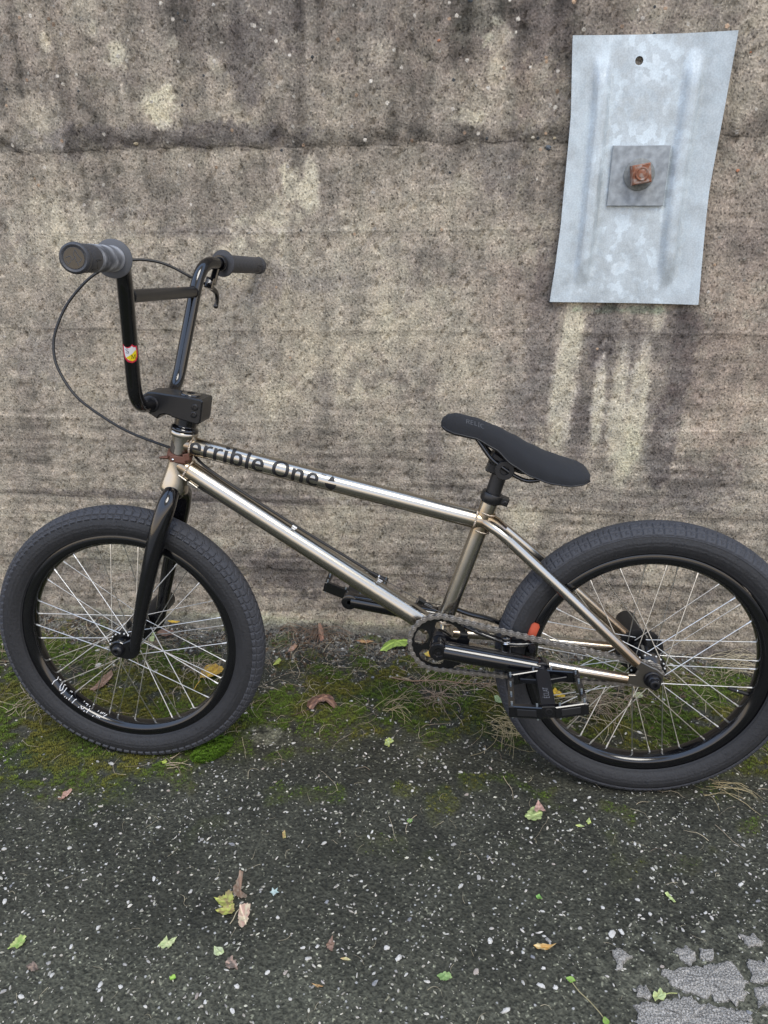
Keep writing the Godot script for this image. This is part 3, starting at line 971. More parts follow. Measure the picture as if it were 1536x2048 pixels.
func build_pebbles(ground: Node3D) -> void:
	rng.seed = 4411
	var whites := [Color(0.66, 0.63, 0.57), Color(0.56, 0.53, 0.48), Color(0.74, 0.71, 0.65), Color(0.42, 0.40, 0.37), Color(0.50, 0.42, 0.36), Color(0.30, 0.30, 0.31)]
	# pebbles that can be picked out singly
	var seen := [[0.40, 0.318, 0.0075, 2], [0.515, 0.24, 0.0085, 2], [0.245, 0.30, 0.006, 2], [0.705, 0.79, 0.007, 3], [0.862, 0.815, 0.006, 4], [0.668, 0.813, 0.005, 2], [0.47, 0.83, 0.0085, 2], [0.49, 0.845, 0.010, 2], [0.36, 0.86, 0.008, 0], [0.80, 0.77, 0.010, 2], [0.815, 0.765, 0.008, 2],
		[0.62, 0.80, 0.009, 2], [0.60, 0.85, 0.008, 4], [0.64, 0.90, 0.008, 0], [0.69, 0.86, 0.008, 2], [0.71, 0.86, 0.007, 2], [0.22, 0.93, 0.007, 4], [0.08, 0.93, 0.007, 2], [0.11, 0.93, 0.006, 2], [0.005, 0.925, 0.006, 2], [-0.02, 0.96, 0.007, 2], [0.27, 0.975, 0.009, 2], [0.46, 0.885, 0.008, 5], [0.30, 0.80, 0.006, 2], [0.06, 0.80, 0.006, 0], [0.35, 0.845, 0.006, 2], [0.37, 0.84, 0.006, 2],
		[0.27, 0.055, 0.008, 2], [0.29, 0.045, 0.008, 2], [0.40, 0.165, 0.008, 0], [0.415, 0.16, 0.007, 2], [-0.24, 0.08, 0.016, 4], [-0.30, 0.19, 0.012, 2], [-0.33, 0.13, 0.012, 2], [-0.315, 0.115, 0.011, 2], [-0.15, 0.20, 0.011, 0], [0.07, 0.20, 0.010, 2], [0.085, 0.185, 0.008, 2], [0.95, 0.09, 0.010, 2], [1.05, 0.05, 0.013, 2], [0.98, 0.06, 0.011, 0], [1.0, 0.19, 0.007, 2], [0.93, 0.30, 0.008, 2], [0.90, 0.31, 0.007, 2], [0.66, 0.11, 0.014, 2], [0.68, 0.10, 0.012, 0], [0.70, 0.115, 0.010, 2], [0.36, 0.17, 0.007, 5], [0.50, 0.78, 0.007, 5], [0.575, 0.71, 0.006, 0], [0.66, 0.66, 0.006, 3], [0.775, 0.66, 0.006, 0], [0.42, 0.62, 0.006, 2], [0.415, 0.63, 0.005, 2], [0.45, 0.60, 0.006, 2]]
	var places := []
	for s in seen: places.append(Vector4(s[0], s[1], s[2] * 0.72, s[3]))
	while places.size() < 300:
		var x := rng.randf_range(-0.35, 1.05)
		var z := rng.randf_range(0.02, 0.98)
		if z < 0.5 and moss_at(x, z) > 0.55 and rng.randf() < 0.8: continue
		places.append(Vector4(x, z, rng.randf_range(0.0026, 0.0050), [0, 1, 2, 2, 2, 3, 4, 5][rng.randi() % 8]))
	for p in places:
		var b := Basis.from_euler(Vector3(rng.randf_range(-0.3, 0.3), rng.randf() * TAU, rng.randf_range(-0.3, 0.3))) * Basis.from_scale(Vector3(p.z * rng.randf_range(0.8, 1.2), p.z * rng.randf_range(0.4, 0.6), p.z * rng.randf_range(0.45, 0.8)) * 1.0)
		inst("pebble", stone_mesh(rng.randi() % 7, whites[int(p.w)]), mat.stone, ground, Transform3D(b, Vector3(p.x, ground_height(p.x, p.y) + p.z * 0.10, p.y)))
	# the countless small chips
	var xfs := []
	var cols := []
	for i in 15000:
		var x := rng.randf_range(-0.75, 1.3)
		var z := rng.randf_range(0.0, 1.1)
		var mo := moss_at(x, z)
		if mo > 0.4 and rng.randf() < 0.85: continue
		if n_big.get_noise_2d(x * 500.0, z * 500.0) < rng.randf_range(-0.7, 0.4): continue
		var r := 0.0008 + 0.0024 * pow(rng.randf(), 2.0)
		var b := Basis.from_euler(Vector3(rng.randf_range(-0.5, 0.5), rng.randf() * TAU, rng.randf_range(-0.4, 0.4))) * Basis.from_scale(Vector3(r * rng.randf_range(0.7, 1.7), r * 0.5, r * rng.randf_range(0.35, 0.8)))
		xfs.append(Transform3D(b, Vector3(x, ground_height(x, z) + r * 0.15, z)))
		var k := rng.randf_range(0.5, 1.15)
		cols.append(Color(k, k * rng.randf_range(0.94, 1.0), k * rng.randf_range(0.85, 0.98)))
	scatter("stone_chips", stone_mesh(3, Color(0.72, 0.69, 0.62)), mat.stone, xfs, cols, ground)
	# loose grey grit washed up along the foot of the wall
	xfs = []
	cols = []
	for i in 16000:
		var x := rng.randf_range(-0.75, 1.35)
		var z := absf(rng.randfn(0.02, 0.085))
		if z > 0.3: continue
		if moss_at(x, z) > 0.5 and rng.randf() < 0.8: continue
		if n_mid.get_noise_2d(x * 180.0, z * 180.0 + 70.0) < rng.randf_range(-0.6, 0.2): continue
		var r := 0.0013 + 0.0036 * pow(rng.randf(), 3.0)
		var b := Basis.from_euler(Vector3(rng.randf() * TAU, rng.randf() * TAU, rng.randf() * TAU)) * Basis.from_scale(Vector3(r, r * rng.randf_range(0.6, 0.9), r * rng.randf_range(0.7, 1.0)))
		xfs.append(Transform3D(b, Vector3(x, ground_height(x, z) + r * rng.randf_range(0.1, 0.5), maxf(z, 0.004))))
		var k := 0.06 + 0.85 * pow(rng.randf(), 3.4)
		if rng.randf() < 0.4: cols.append(Color(0.20, 0.125, 0.07) * rng.randf_range(0.3, 1.3))
		else: cols.append(Color(k, k * 0.95, k * 0.86))
	scatter("gravel", stone_mesh(5, Color(0.60, 0.60, 0.58)), mat.stone, xfs, cols)

func tuft_mesh() -> ArrayMesh:
	var mb := MB.new()
	var r := RandomNumberGenerator.new()
	r.seed = 77
	for k in 6:
		var a := TAU * k / 6.0 + r.randf() * 0.8
		var d := Vector3(cos(a), 0, sin(a))
		var s := d.cross(Vector3.UP) * 0.22
		var o := d * r.randf_range(0.1, 0.6)
		var tip := o + d * r.randf_range(0.2, 0.7) + Vector3.UP * r.randf_range(0.6, 1.2)
		mb.face([o - s, o + s, tip])
	for i in mb.n.size(): mb.n[i] = (mb.n[i] * 0.9 + Vector3.UP * 0.8).normalized()
	return mb.mesh()

func build_moss() -> void:
	rng.seed = 991
	var me := tuft_mesh()
	var xfs := []
	var cols := []
	for i in 150000:
		var x := rng.randf_range(-0.72, 1.32)
		var z := rng.randf_range(0.005, 0.72)
		var mo := moss_at(x, z)
		if rng.randf() > mo * mo * 1.3: continue
		var s := rng.randf_range(0.0018, 0.0042) * (0.6 + 0.6 * mo)
		xfs.append(Transform3D(Basis(Vector3.UP, rng.randf() * TAU).scaled(Vector3(s, s * rng.randf_range(0.6, 1.3), s)), Vector3(x, ground_height(x, z) - 0.0005, z)))
		var hue := clampf(n_big.get_noise_2d(x * 420.0 + 30.0, z * 420.0) * 1.6 + n_mid.get_noise_2d(x * 300.0, z * 300.0 + 60.0) * 0.5 + 0.30, 0.0, 1.0)
		var c := Color(0.064, 0.100, 0.008).lerp(Color(0.100, 0.092, 0.012), hue) * rng.randf_range(0.35, 2.0)
		c.a = 1.0
		cols.append(c)
	scatter("moss", me, mat.moss, xfs, cols)
	# the bright cushion against the front tyre
	xfs = []
	cols = []
	for i in 3600:
		var a := rng.randf() * TAU
		var rr := sqrt(rng.randf())
		var p := Vector2(cos(a) * 0.046, sin(a) * 0.026) * rr
		p = p.rotated(-0.95) + Vector2(0.074, 0.448)
		var dome := 0.015 * (1.0 - rr * rr * rr) * (0.75 + 0.5 * n_fine.get_noise_2d(p.x * 2000.0, p.y * 2000.0))
		var s := rng.randf_range(0.0022, 0.0050)
		xfs.append(Transform3D(Basis(Vector3.UP, rng.randf() * TAU).scaled(Vector3(s, s, s)), Vector3(p.x, ground_height(p.x, p.y) + dome - 0.001, p.y)))
		var c := Color(0.10, 0.19, 0.012) * rng.randf_range(0.55, 1.5)
		c.a = 1.0
		cols.append(c)
	var o := scatter("moss_cushion", me, mat.moss, xfs, cols)
	tag(o, "bright green moss cushion pressed against the front tyre on the ground", "moss")

# ------------------------------------------------------------------ dry grass, twigs
func strand(mb: MB, p: Vector2, dir: float, length: float, lift: float, r: float, c: Color, bend: float) -> void:
	var pts := []
	var rad := []
	var cols := []
	var k := 7
	var q := p
	var d := dir
	for i in k:
		var t := float(i) / (k - 1)
		pts.append(Vector3(q.x, ground_height(q.x, q.y) + 0.0015 + lift * sin(PI * clampf(t * 0.95 + 0.02, 0, 1)) + (0.004 * t if lift > 0.01 else 0.0), q.y))
		rad.append(r * (1.0 - 0.6 * t))
		cols.append(c)
		q += Vector2(cos(d), sin(d)) * length / (k - 1)
		d += bend + rng.randf_range(-0.28, 0.28)
		q.y = maxf(q.y, 0.008)
	mb.tube(pts, rad, 4, false, cols)

func clump(label: String, at: Vector2, n: int, spread: float, length: float, dir: float, fan: float, c: Color, lift := 0.012, called := "dry_grass_clump", cat := "dry grass") -> void:
	var mb := MB.new()
	for i in n:
		var p := at + Vector2(rng.randfn(0, spread), rng.randfn(0, spread))
		p.y = maxf(p.y, 0.01)
		var k := c * rng.randf_range(0.55, 1.25)
		k.a = 1.0
		strand(mb, p, dir + rng.randf_range(-fan, fan), length * rng.randf_range(0.5, 1.2), lift * rng.randf_range(0.2, 1.6), rng.randf_range(0.00045, 0.0010), k, rng.randf_range(-0.35, 0.35))
	var o := obj(called, mb, mat.straw)
	tag(o, label, cat, "clumps of dry grass")

func build_dry_plants() -> void:
	rng.seed = 5150
	var straw := Color(0.44, 0.36, 0.20)
	var pale := Color(0.50, 0.43, 0.29)
	var root := Color(0.33, 0.24, 0.17)
	clump("small pale straw tuft on the moss left of the sprocket", Vector2(0.415, 0.275), 16, 0.012, 0.075, 0.5, 1.6, straw)
	clump("thick straw bundle lying against the left side of the rear tyre", Vector2(0.640, 0.300), 40, 0.016, 0.11, 0.75, 0.35, straw, 0.02)
	clump("tangle of pinkish dry roots below the sprocket", Vector2(0.51, 0.235), 34, 0.012, 0.06, 0.0, 3.1, root)
	clump("brown stems heaped against the wall between the wheels", Vector2(0.17, 0.025), 40, 0.030, 0.10, -0.3, 2.2, Color(0.20, 0.13, 0.085), 0.022)
	clump("dry grass tangle seen through the right half of the front wheel", Vector2(-0.04, 0.19), 36, 0.026, 0.07, 0.0, 3.1, Color(0.42, 0.35, 0.25), 0.02)
	clump("dry grass mat behind the front hub, seen through the spokes", Vector2(-0.27, 0.12), 60, 0.05, 0.09, 0.2, 1.6, Color(0.36, 0.29, 0.19), 0.018)
	clump("pale grass litter lying left of the front wheel", Vector2(-0.36, 0.32), 60, 0.035, 0.06, 0.3, 3.1, Color(0.38, 0.32, 0.22), 0.012)
	clump("reddish root knot at the lower left of the front tyre", Vector2(-0.165, 0.435), 18, 0.010, 0.06, 0.0, 0.9, Color(0.34, 0.24, 0.15), 0.01)
	clump("brown grass tangle seen through the lower spokes of the rear wheel", Vector2(0.885, 0.22), 60, 0.03, 0.09, 0.0, 3.1, Color(0.34, 0.26, 0.18), 0.02)
	clump("straw spray at the wall foot right of the rear hub", Vector2(1.16, 0.03), 40, 0.025, 0.12, 0.2, 0.7, pale, 0.02)
	clump("long pale grass strands behind the pedal", Vector2(0.80, 0.23), 30, 0.03, 0.13, 0.2, 0.8, pale, 0.018)
	clump("short straw at the ground below the rear tyre, right side", Vector2(1.04, 0.44), 14, 0.014, 0.08, 0.7, 0.6, straw, 0.014)
	clump("curled pale root lying under the front tyre", Vector2(0.0, 0.50), 8, 0.008, 0.05, 0.1, 0.8, Color(0.46, 0.36, 0.24), 0.006)
	# the long reddish twig with its broom of side shoots
	var mb := MB.new()
	var tw := Color(0.30, 0.19, 0.12)
	var pts := []
	var rad := []
	var cols := []
	for i in 10:
		var t := i / 9.0
		var p := Vector2(0.403, 0.173).lerp(Vector2(0.625, 0.185), t) + Vector2(0, sin(t * 9.0) * 0.004)
		pts.append(Vector3(p.x, ground_height(p.x, p.y) + 0.004 + 0.008 * t, p.y)); rad.append(0.0016 * (1.0 - 0.5 * t)); cols.append(tw)
	mb.tube(pts, rad, 5, true, cols)
	for i in 46:
		var t := rng.randf_range(0.25, 1.0)
		var p := Vector2(0.403, 0.173).lerp(Vector2(0.625, 0.185), t)
		var k := Color(0.40, 0.30, 0.20) * rng.randf_range(0.6, 1.2)
		k.a = 1.0
		strand(mb, p, rng.randf_range(-0.9, 0.9) + (PI if rng.randf() < 0.25 else 0.0), rng.randf_range(0.03, 0.08), rng.randf_range(0.002, 0.018), rng.randf_range(0.0004, 0.0008), k, rng.randf_range(-0.3, 0.3))
	tag(obj("twig", mb, mat.straw), "long thin reddish twig with fine side shoots on the moss under the chain", "twig")
	# stray blades everywhere: nobody could count them
	var st := MB.new()
	for i in 1300:
		var x := rng.randf_range(-0.7, 1.3)
		var z := absf(rng.randfn(0.05, 0.19))
		if z < 0.012 or z > 0.62: continue
		var k := pale.lerp(root, rng.randf()) * rng.randf_range(0.5, 1.2)
		k.a = 1.0
		strand(st, Vector2(x, z), rng.randf() * TAU, rng.randf_range(0.02, 0.075), rng.randf_range(0.0, 0.010), rng.randf_range(0.0003, 0.0007), k, rng.randf_range(-0.4, 0.4))
	for i in 90:
		var k := pale * rng.randf_range(0.4, 0.9)
		k.a = 1.0
		strand(st, Vector2(rng.randf_range(-0.3, 1.0), rng.randf_range(0.5, 0.98)), rng.randf() * TAU, rng.randf_range(0.008, 0.03), 0.001, rng.randf_range(0.00025, 0.0005), k, rng.randf_range(-0.4, 0.4))
	var o := obj("dry_grass", st, mat.straw)
	o.set_meta("kind", "stuff")

# ------------------------------------------------------------------ leaves
func leaf(label: String, outline: Array, c1: Color, c2: Color, cup := 0.004, tilt := Vector2.ZERO, lift := 0.003, jag := 0.0, stem = null, called := "fallen_leaf", rough := 0.0016, cat := "leaf", vein := 1.35) -> void:
	var c := Vector2.ZERO
	for q in outline: c += Vector2(q[0], q[1])
	c /= outline.size()
	var ext := 0.001
	for q in outline: ext = maxf(ext, c.distance_to(Vector2(q[0], q[1])))
	var rim := []
	for i in outline.size():
		var a := Vector2(outline[i][0], outline[i][1])
		var b := Vector2(outline[(i + 1) % outline.size()][0], outline[(i + 1) % outline.size()][1])
		var steps := maxi(3, int(a.distance_to(b) / 0.002))
		for k in steps:
			var p := a.lerp(b, float(k) / steps)
			if jag > 0.0: p += (p - c).normalized() * (jag * (fmod(float(k) * 0.5, 1.0) - 0.25) + n_fine.get_noise_2d(p.x * 3000.0, p.y * 3000.0) * jag)
			rim.append(p)
	var mb := MB.new()
	var rings := [1.0, 0.86, 0.68, 0.5, 0.33, 0.17, 0.02]
	var pos := []
	var cols := []
	var base := ground_height(c.x, c.y)
	var axis := (Vector2(outline[0][0], outline[0][1]) - c).normalized()
	for p in rim:
		for t in rings:
			var q: Vector2 = c + (p - c) * t
			var u: Vector2 = (q - c) / ext
			var nz := n_fine.get_noise_2d(q.x * 1400.0, q.y * 1400.0)
			var off := absf(u.dot(Vector2(-axis.y, axis.x)))
			var y := base + lift + cup * u.length_squared() + ext * u.dot(tilt) + nz * rough + off * cup * 0.7
			y = maxf(y, ground_height(q.x, q.y) + 0.0008)
			pos.append(Vector3(q.x - c.x, y - base, q.y - c.y))
			var k := c1.lerp(c2, clampf(0.5 + nz * 1.1 + n_mid.get_noise_2d(q.x * 1500.0, q.y * 1500.0) * 0.9, 0.0, 1.0))
			if off < 0.055: k = k * vein
			var spoke := absf(fmod(absf(atan2(u.y, u.x) - atan2(axis.y, axis.x)) * 3.0 / PI, 1.0) - 0.5)
			if spoke > 0.46: k = k * lerpf(1.0, vein, 0.6)
			k.a = 1.0
			cols.append(k)
	mb.grid(pos, rim.size(), rings.size(), true, null, cols)
	if mb.n[0].y < 0.0 or mb.n[3].y < 0.0:
		for i in mb.n.size(): mb.n[i] = -mb.n[i]
		var ids := mb.idx
		mb.idx = PackedInt32Array()
		for t in range(0, ids.size(), 3): mb.tri(ids[t], ids[t + 1], ids[t + 2])
	if stem == null:
		tag(obj(called, mb, mat.leaf, self, Transform3D(Basis.IDENTITY, Vector3(c.x, base, c.y))), label, cat, "leaves fallen on the ground" if cat == "leaf" else "")
	else:
		var root := part(called, self, Transform3D(Basis.IDENTITY, Vector3(c.x, base, c.y)))
		tag(root, label, cat, "leaves fallen on the ground")
		obj("blade", mb, mat.leaf, root)
		var sb := MB.new()
		var pts := []
		var cc := []
		for s in stem: pts.append(Vector3(s[0] - c.x, ground_height(s[0], s[1]) - base + s[2], s[1] - c.y))
		pts = curve_path(pts, 4)
		for p in pts: cc.append(Color(c1.r, c1.g, c1.b) * 0.9)
		sb.tube(pts, 0.0008, 5, true, cc)
		obj("stem", sb, mat.leaf, root)

func build_leaves() -> void:
	var yg := Color(0.30, 0.32, 0.07)
	var brown := Color(0.16, 0.095, 0.06)
	var pink := Color(0.40, 0.25, 0.19)
	var green := Color(0.13, 0.24, 0.05)
	var palegreen := Color(0.38, 0.44, 0.20)
	var tan_ := Color(0.38, 0.24, 0.10)
	leaf("curled pinkish brown leaf scrap at far left of the asphalt, below the front tyre", [[-0.162, 0.613], [-0.157, 0.610], [-0.159, 0.598], [-0.147, 0.590], [-0.144, 0.592], [-0.147, 0.600], [-0.150, 0.606], [-0.150, 0.615], [-0.156, 0.618]], pink, Color(0.30, 0.17, 0.12), 0.004, Vector2.ZERO, 0.002)
	leaf("upper half of the torn yellow-green leaf, touching the brown stalk leaf", [[0.192, 0.780], [0.200, 0.778], [0.207, 0.772], [0.213, 0.766], [0.222, 0.772], [0.224, 0.782], [0.226, 0.788], [0.217, 0.790], [0.212, 0.794], [0.205, 0.789]], yg, Color(0.20, 0.15, 0.06), 0.006, Vector2(0, -0.15), 0.004, 0.002)
	leaf("lower yellow half of the torn leaf, left of the folded pink leaf", [[0.202, 0.803], [0.207, 0.797], [0.214, 0.792], [0.221, 0.788], [0.227, 0.787], [0.231, 0.797], [0.232, 0.806], [0.220, 0.808], [0.211, 0.807]], Color(0.42, 0.44, 0.10), Color(0.30, 0.22, 0.09), 0.005, Vector2(0, 0.1), 0.003, 0.002)
	leaf("narrow grey-brown curled leaf standing up from the asphalt beside the torn yellow leaf", [[0.222, 0.737], [0.228, 0.738], [0.228, 0.756], [0.234, 0.770], [0.243, 0.771], [0.244, 0.777], [0.233, 0.775], [0.220, 0.771], [0.218, 0.762]], Color(0.22, 0.17, 0.12), brown, 0.010, Vector2(0, -0.2), 0.005, 0.001)
	leaf("folded leaf with pale pink underside, lowest of the group of four", [[0.241, 0.798], [0.256, 0.793], [0.258, 0.806], [0.257, 0.818], [0.254, 0.826], [0.248, 0.828], [0.243, 0.815]], Color(0.46, 0.40, 0.27), pink, 0.003, Vector2(-0.35, -0.25), 0.010, 0.0015, [[0.241, 0.798, 0.012], [0.236, 0.803, 0.008], [0.233, 0.810, 0.003], [0.230, 0.818, 0.001]])
	leaf("pale green torn leaf in the middle of the asphalt, lower left", [[0.136, 0.866], [0.141, 0.855], [0.143, 0.849], [0.148, 0.855], [0.152, 0.851], [0.160, 0.849], [0.157, 0.858], [0.154, 0.869], [0.149, 0.865], [0.145, 0.869]], palegreen, Color(0.46, 0.48, 0.24), 0.002, Vector2.ZERO, 0.002, 0.0015)
	leaf("green toothed leaf at the left edge of the photograph", [[-0.080, 0.898], [-0.079, 0.888], [-0.072, 0.875], [-0.063, 0.876], [-0.060, 0.890], [-0.066, 0.894], [-0.073, 0.892]], Color(0.20, 0.30, 0.07), Color(0.36, 0.40, 0.14), 0.003, Vector2(0, -0.15), 0.003, 0.002)
	leaf("small square pale leaf scrap right of the pale green torn leaf", [[0.219, 0.857], [0.232, 0.857], [0.237, 0.865], [0.228, 0.871], [0.222, 0.868]], Color(0.40, 0.43, 0.26), palegreen, 0.001, Vector2.ZERO, 0.0015)
	leaf("crumbled tan leaf flattened on the asphalt below the square scrap", [[0.242, 0.878], [0.250, 0.868], [0.254, 0.874], [0.257, 0.873], [0.265, 0.888], [0.254, 0.887], [0.248, 0.888]], Color(0.34, 0.23, 0.17), Color(0.14, 0.11, 0.09), 0.0006, Vector2.ZERO, 0.001, 0.002)
	leaf("bright green round leaflet on the asphalt, left of the crumbled tan leaf", [[0.172, 0.909], [0.175, 0.906], [0.179, 0.906], [0.182, 0.910], [0.178, 0.915], [0.174, 0.913]], Color(0.20, 0.36, 0.05), Color(0.30, 0.46, 0.08), 0.001, Vector2.ZERO, 0.0015, 0.0, null, "leaflet")
	leaf("small bright green leaflet at the bottom edge of the photograph", [[0.233, 0.975], [0.238, 0.968], [0.243, 0.972], [0.243, 0.982], [0.237, 0.986]], Color(0.16, 0.34, 0.04), Color(0.26, 0.42, 0.07), 0.001, Vector2.ZERO, 0.0015, 0.0, null, "leaflet")
	leaf("flattened reddish brown leaf in the bottom middle of the asphalt", [[0.381, 0.837], [0.385, 0.828], [0.388, 0.820], [0.391, 0.826], [0.394, 0.833], [0.392, 0.845], [0.386, 0.842]], Color(0.24, 0.15, 0.11), brown, 0.001, Vector2.ZERO, 0.0012, 0.0015)
	leaf("thin cream leaf strip below the reddish brown leaf", [[0.406, 0.854], [0.414, 0.850], [0.422, 0.854], [0.413, 0.856]], Color(0.44, 0.40, 0.20), tan_, 0.001, Vector2.ZERO, 0.0015, 0.0, null, "leaf_scrap")
	leaf("thin orange-tan leaf strip near the bottom edge", [[0.372, 0.896], [0.382, 0.896], [0.391, 0.898], [0.383, 0.901]], tan_, Color(0.30, 0.17, 0.07), 0.001, Vector2.ZERO, 0.0015, 0.0, null, "leaf_scrap")
	leaf("pinkish flattened leaf near the lower left corner", [[-0.041, 0.917], [-0.034, 0.909], [-0.024, 0.913], [-0.018, 0.920], [-0.028, 0.923]], Color(0.26, 0.18, 0.13), Color(0.12, 0.09, 0.07), 0.0006, Vector2.ZERO, 0.001, 0.002)
	leaf("round green leaf under the pink folded tip, below the rear tyre", [[0.683, 0.558], [0.688, 0.548], [0.696, 0.537], [0.706, 0.531], [0.713, 0.538], [0.715, 0.548], [0.712, 0.560], [0.701, 0.567], [0.690, 0.567]], Color(0.27, 0.34, 0.12), Color(0.38, 0.42, 0.18), 0.003, Vector2.ZERO, 0.003, 0.0015)
	leaf("pink folded leaf tip lying on the round green leaf", [[0.709, 0.520], [0.715, 0.531], [0.720, 0.550], [0.710, 0.545], [0.705, 0.551], [0.699, 0.550], [0.703, 0.536]], Color(0.46, 0.28, 0.23), pink, 0.002, Vector2(0, 0.12), 0.009)
	leaf("curled dry orange-brown leaf near the bottom right of the middle", [[0.683, 0.803], [0.690, 0.799], [0.697, 0.797], [0.706, 0.798], [0.716, 0.798], [0.706, 0.805], [0.697, 0.807], [0.689, 0.807]], Color(0.44, 0.24, 0.06), Color(0.52, 0.40, 0.20), 0.006, Vector2.ZERO, 0.002)
	leaf("green toothed leaf left of the bared paving stones", [[0.545, 0.865], [0.549, 0.860], [0.555, 0.857], [0.564, 0.858], [0.567, 0.865], [0.557, 0.872], [0.550, 0.868]], Color(0.17, 0.27, 0.09), Color(0.26, 0.35, 0.13), 0.002, Vector2.ZERO, 0.002, 0.0015)
	leaf("pale yellow-green leaf lying on the bared paving stone", [[0.838, 0.863], [0.840, 0.857], [0.846, 0.856], [0.850, 0.850], [0.854, 0.856], [0.857, 0.860], [0.851, 0.868], [0.845, 0.866], [0.840, 0.871]], Color(0.40, 0.42, 0.16), palegreen, 0.002, Vector2.ZERO, 0.005, 0.001, [[0.856, 0.858, 0.005], [0.863, 0.855, 0.004], [0.872, 0.855, 0.004]])
	leaf("large mottled yellow leaf seen through the right of the front wheel", [[-0.026, 0.240], [-0.033, 0.222], [-0.036, 0.205], [-0.032, 0.182], [-0.014, 0.171], [0.003, 0.178], [0.012, 0.190], [0.012, 0.206], [0.002, 0.222], [-0.010, 0.226]], Color(0.62, 0.40, 0.06), Color(0.36, 0.20, 0.04), 0.008, Vector2(0, 0.1), 0.010, 0.001, [[-0.026, 0.240, 0.012], [-0.030, 0.252, 0.008], [-0.034, 0.262, 0.002]])
	leaf("yellow leaf at the wall foot behind the front hub", [[-0.195, 0.018], [-0.186, 0.010], [-0.166, 0.012], [-0.158, 0.020], [-0.176, 0.028]], Color(0.66, 0.46, 0.06), Color(0.55, 0.30, 0.04), 0.004, Vector2(0, 0.2), 0.018)
	leaf("dull brown leaf seen through the lower left spokes of the front wheel", [[-0.268, 0.290], [-0.266, 0.270], [-0.261, 0.238], [-0.250, 0.218], [-0.240, 0.232], [-0.240, 0.262], [-0.244, 0.284], [-0.254, 0.296]], brown, Color(0.24, 0.15, 0.11), 0.006, Vector2(0.1, 0), 0.006)
	leaf("pale green leaf behind the front fork leg", [[-0.229, 0.070], [-0.234, 0.030], [-0.224, 0.018], [-0.216, 0.026], [-0.212, 0.060], [-0.203, 0.088], [-0.216, 0.084]], Color(0.36, 0.42, 0.20), palegreen, 0.003, Vector2(0, -0.3), 0.012)
	leaf("brown leaf lying between the yellow leaf and the grey stone at the wall", [[-0.215, 0.050], [-0.195, 0.035], [-0.170, 0.040], [-0.160, 0.060], [-0.185, 0.070]], Color(0.17, 0.10, 0.075), brown, 0.004, Vector2.ZERO, 0.010)
	leaf("curled purple-brown leaf with a thin stem on the moss between the wheels", [[0.238, 0.302], [0.231, 0.290], [0.230, 0.270], [0.240, 0.264], [0.252, 0.268], [0.268, 0.264], [0.284, 0.270], [0.296, 0.280], [0.305, 0.290], [0.290, 0.291], [0.274, 0.286], [0.258, 0.292], [0.248, 0.304]], Color(0.085, 0.045, 0.036), Color(0.24, 0.13, 0.085), -0.020, Vector2(0, -0.25), 0.020, 0.0012, [[0.240, 0.304, 0.006], [0.222, 0.318, 0.003], [0.206, 0.326, 0.001]])
	leaf("bright green curled leaf left of the sprocket at the wall foot", [[0.362, 0.058], [0.372, 0.034], [0.388, 0.026], [0.404, 0.028], [0.422, 0.016], [0.432, 0.022], [0.424, 0.042], [0.398, 0.052], [0.378, 0.062]], Color(0.27, 0.36, 0.07), Color(0.16, 0.24, 0.04), -0.012, Vector2(0, -0.2), 0.020)
	leaf("yellow leaf on the moss seen through the near pedal", [[0.762, 0.189], [0.769, 0.179], [0.780, 0.188], [0.790, 0.201], [0.787, 0.213], [0.770, 0.210]], Color(0.68, 0.46, 0.04), Color(0.60, 0.36, 0.03), 0.004, Vector2.ZERO, 0.008)
	leaf("grey-green leaf at the left edge of the rear tyre", [[0.635, 0.225], [0.642, 0.222], [0.650, 0.230], [0.654, 0.246], [0.644, 0.250], [0.637, 0.246]], Color(0.17, 0.24, 0.10), Color(0.26, 0.32, 0.16), 0.003, Vector2.ZERO, 0.006)
	leaf("pale green leaf seen through the lower left spokes of the rear wheel", [[0.932, 0.183], [0.940, 0.176], [0.957, 0.174], [0.957, 0.190], [0.942, 0.200]], Color(0.40, 0.45, 0.28), palegreen, 0.002, Vector2.ZERO, 0.010)
	leaf("small yellow-green leaf at the right edge of the front tyre", [[0.119, 0.152], [0.120, 0.130], [0.126, 0.120], [0.133, 0.126], [0.131, 0.146]], Color(0.34, 0.40, 0.10), yg, 0.002, Vector2.ZERO, 0.006)
	leaf("torn yellow-green leaf piece on bare asphalt between the wheels", [[0.414, 0.381], [0.420, 0.376], [0.427, 0.378], [0.432, 0.384], [0.425, 0.392], [0.425, 0.404], [0.415, 0.402]], Color(0.38, 0.42, 0.10), palegreen, 0.002, Vector2.ZERO, 0.003, 0.001)
	leaf("orange-brown leaf on gravel at the wall foot, left of the green curled leaf", [[0.300, 0.040], [0.315, 0.030], [0.335, 0.030], [0.345, 0.040], [0.320, 0.046]], Color(0.26, 0.13, 0.07), tan_, 0.005, Vector2.ZERO, 0.006)
	leaf("rusty brown leaf standing against the wall between the wheels", [[0.200, 0.012], [0.205, 0.010], [0.214, 0.020], [0.220, 0.040], [0.212, 0.048], [0.204, 0.030]], Color(0.24, 0.12, 0.075), brown, 0.006, Vector2(0, -0.9), 0.022)
	leaf("tan leaf scrap on the gravel right of the front tyre", [[0.140, 0.075], [0.150, 0.060], [0.158, 0.066], [0.152, 0.090], [0.142, 0.100]], Color(0.34, 0.20, 0.12), pink, 0.003, Vector2.ZERO, 0.006, 0.0, null, "leaf_scrap")
	leaf("orange leaf scrap seen through the sprocket's left window", [[0.470, 0.070], [0.485, 0.055], [0.500, 0.062], [0.494, 0.082], [0.478, 0.086]], Color(0.60, 0.34, 0.06), Color(0.44, 0.42, 0.10), 0.004, Vector2.ZERO, 0.008, 0.0, null, "leaf_scrap")
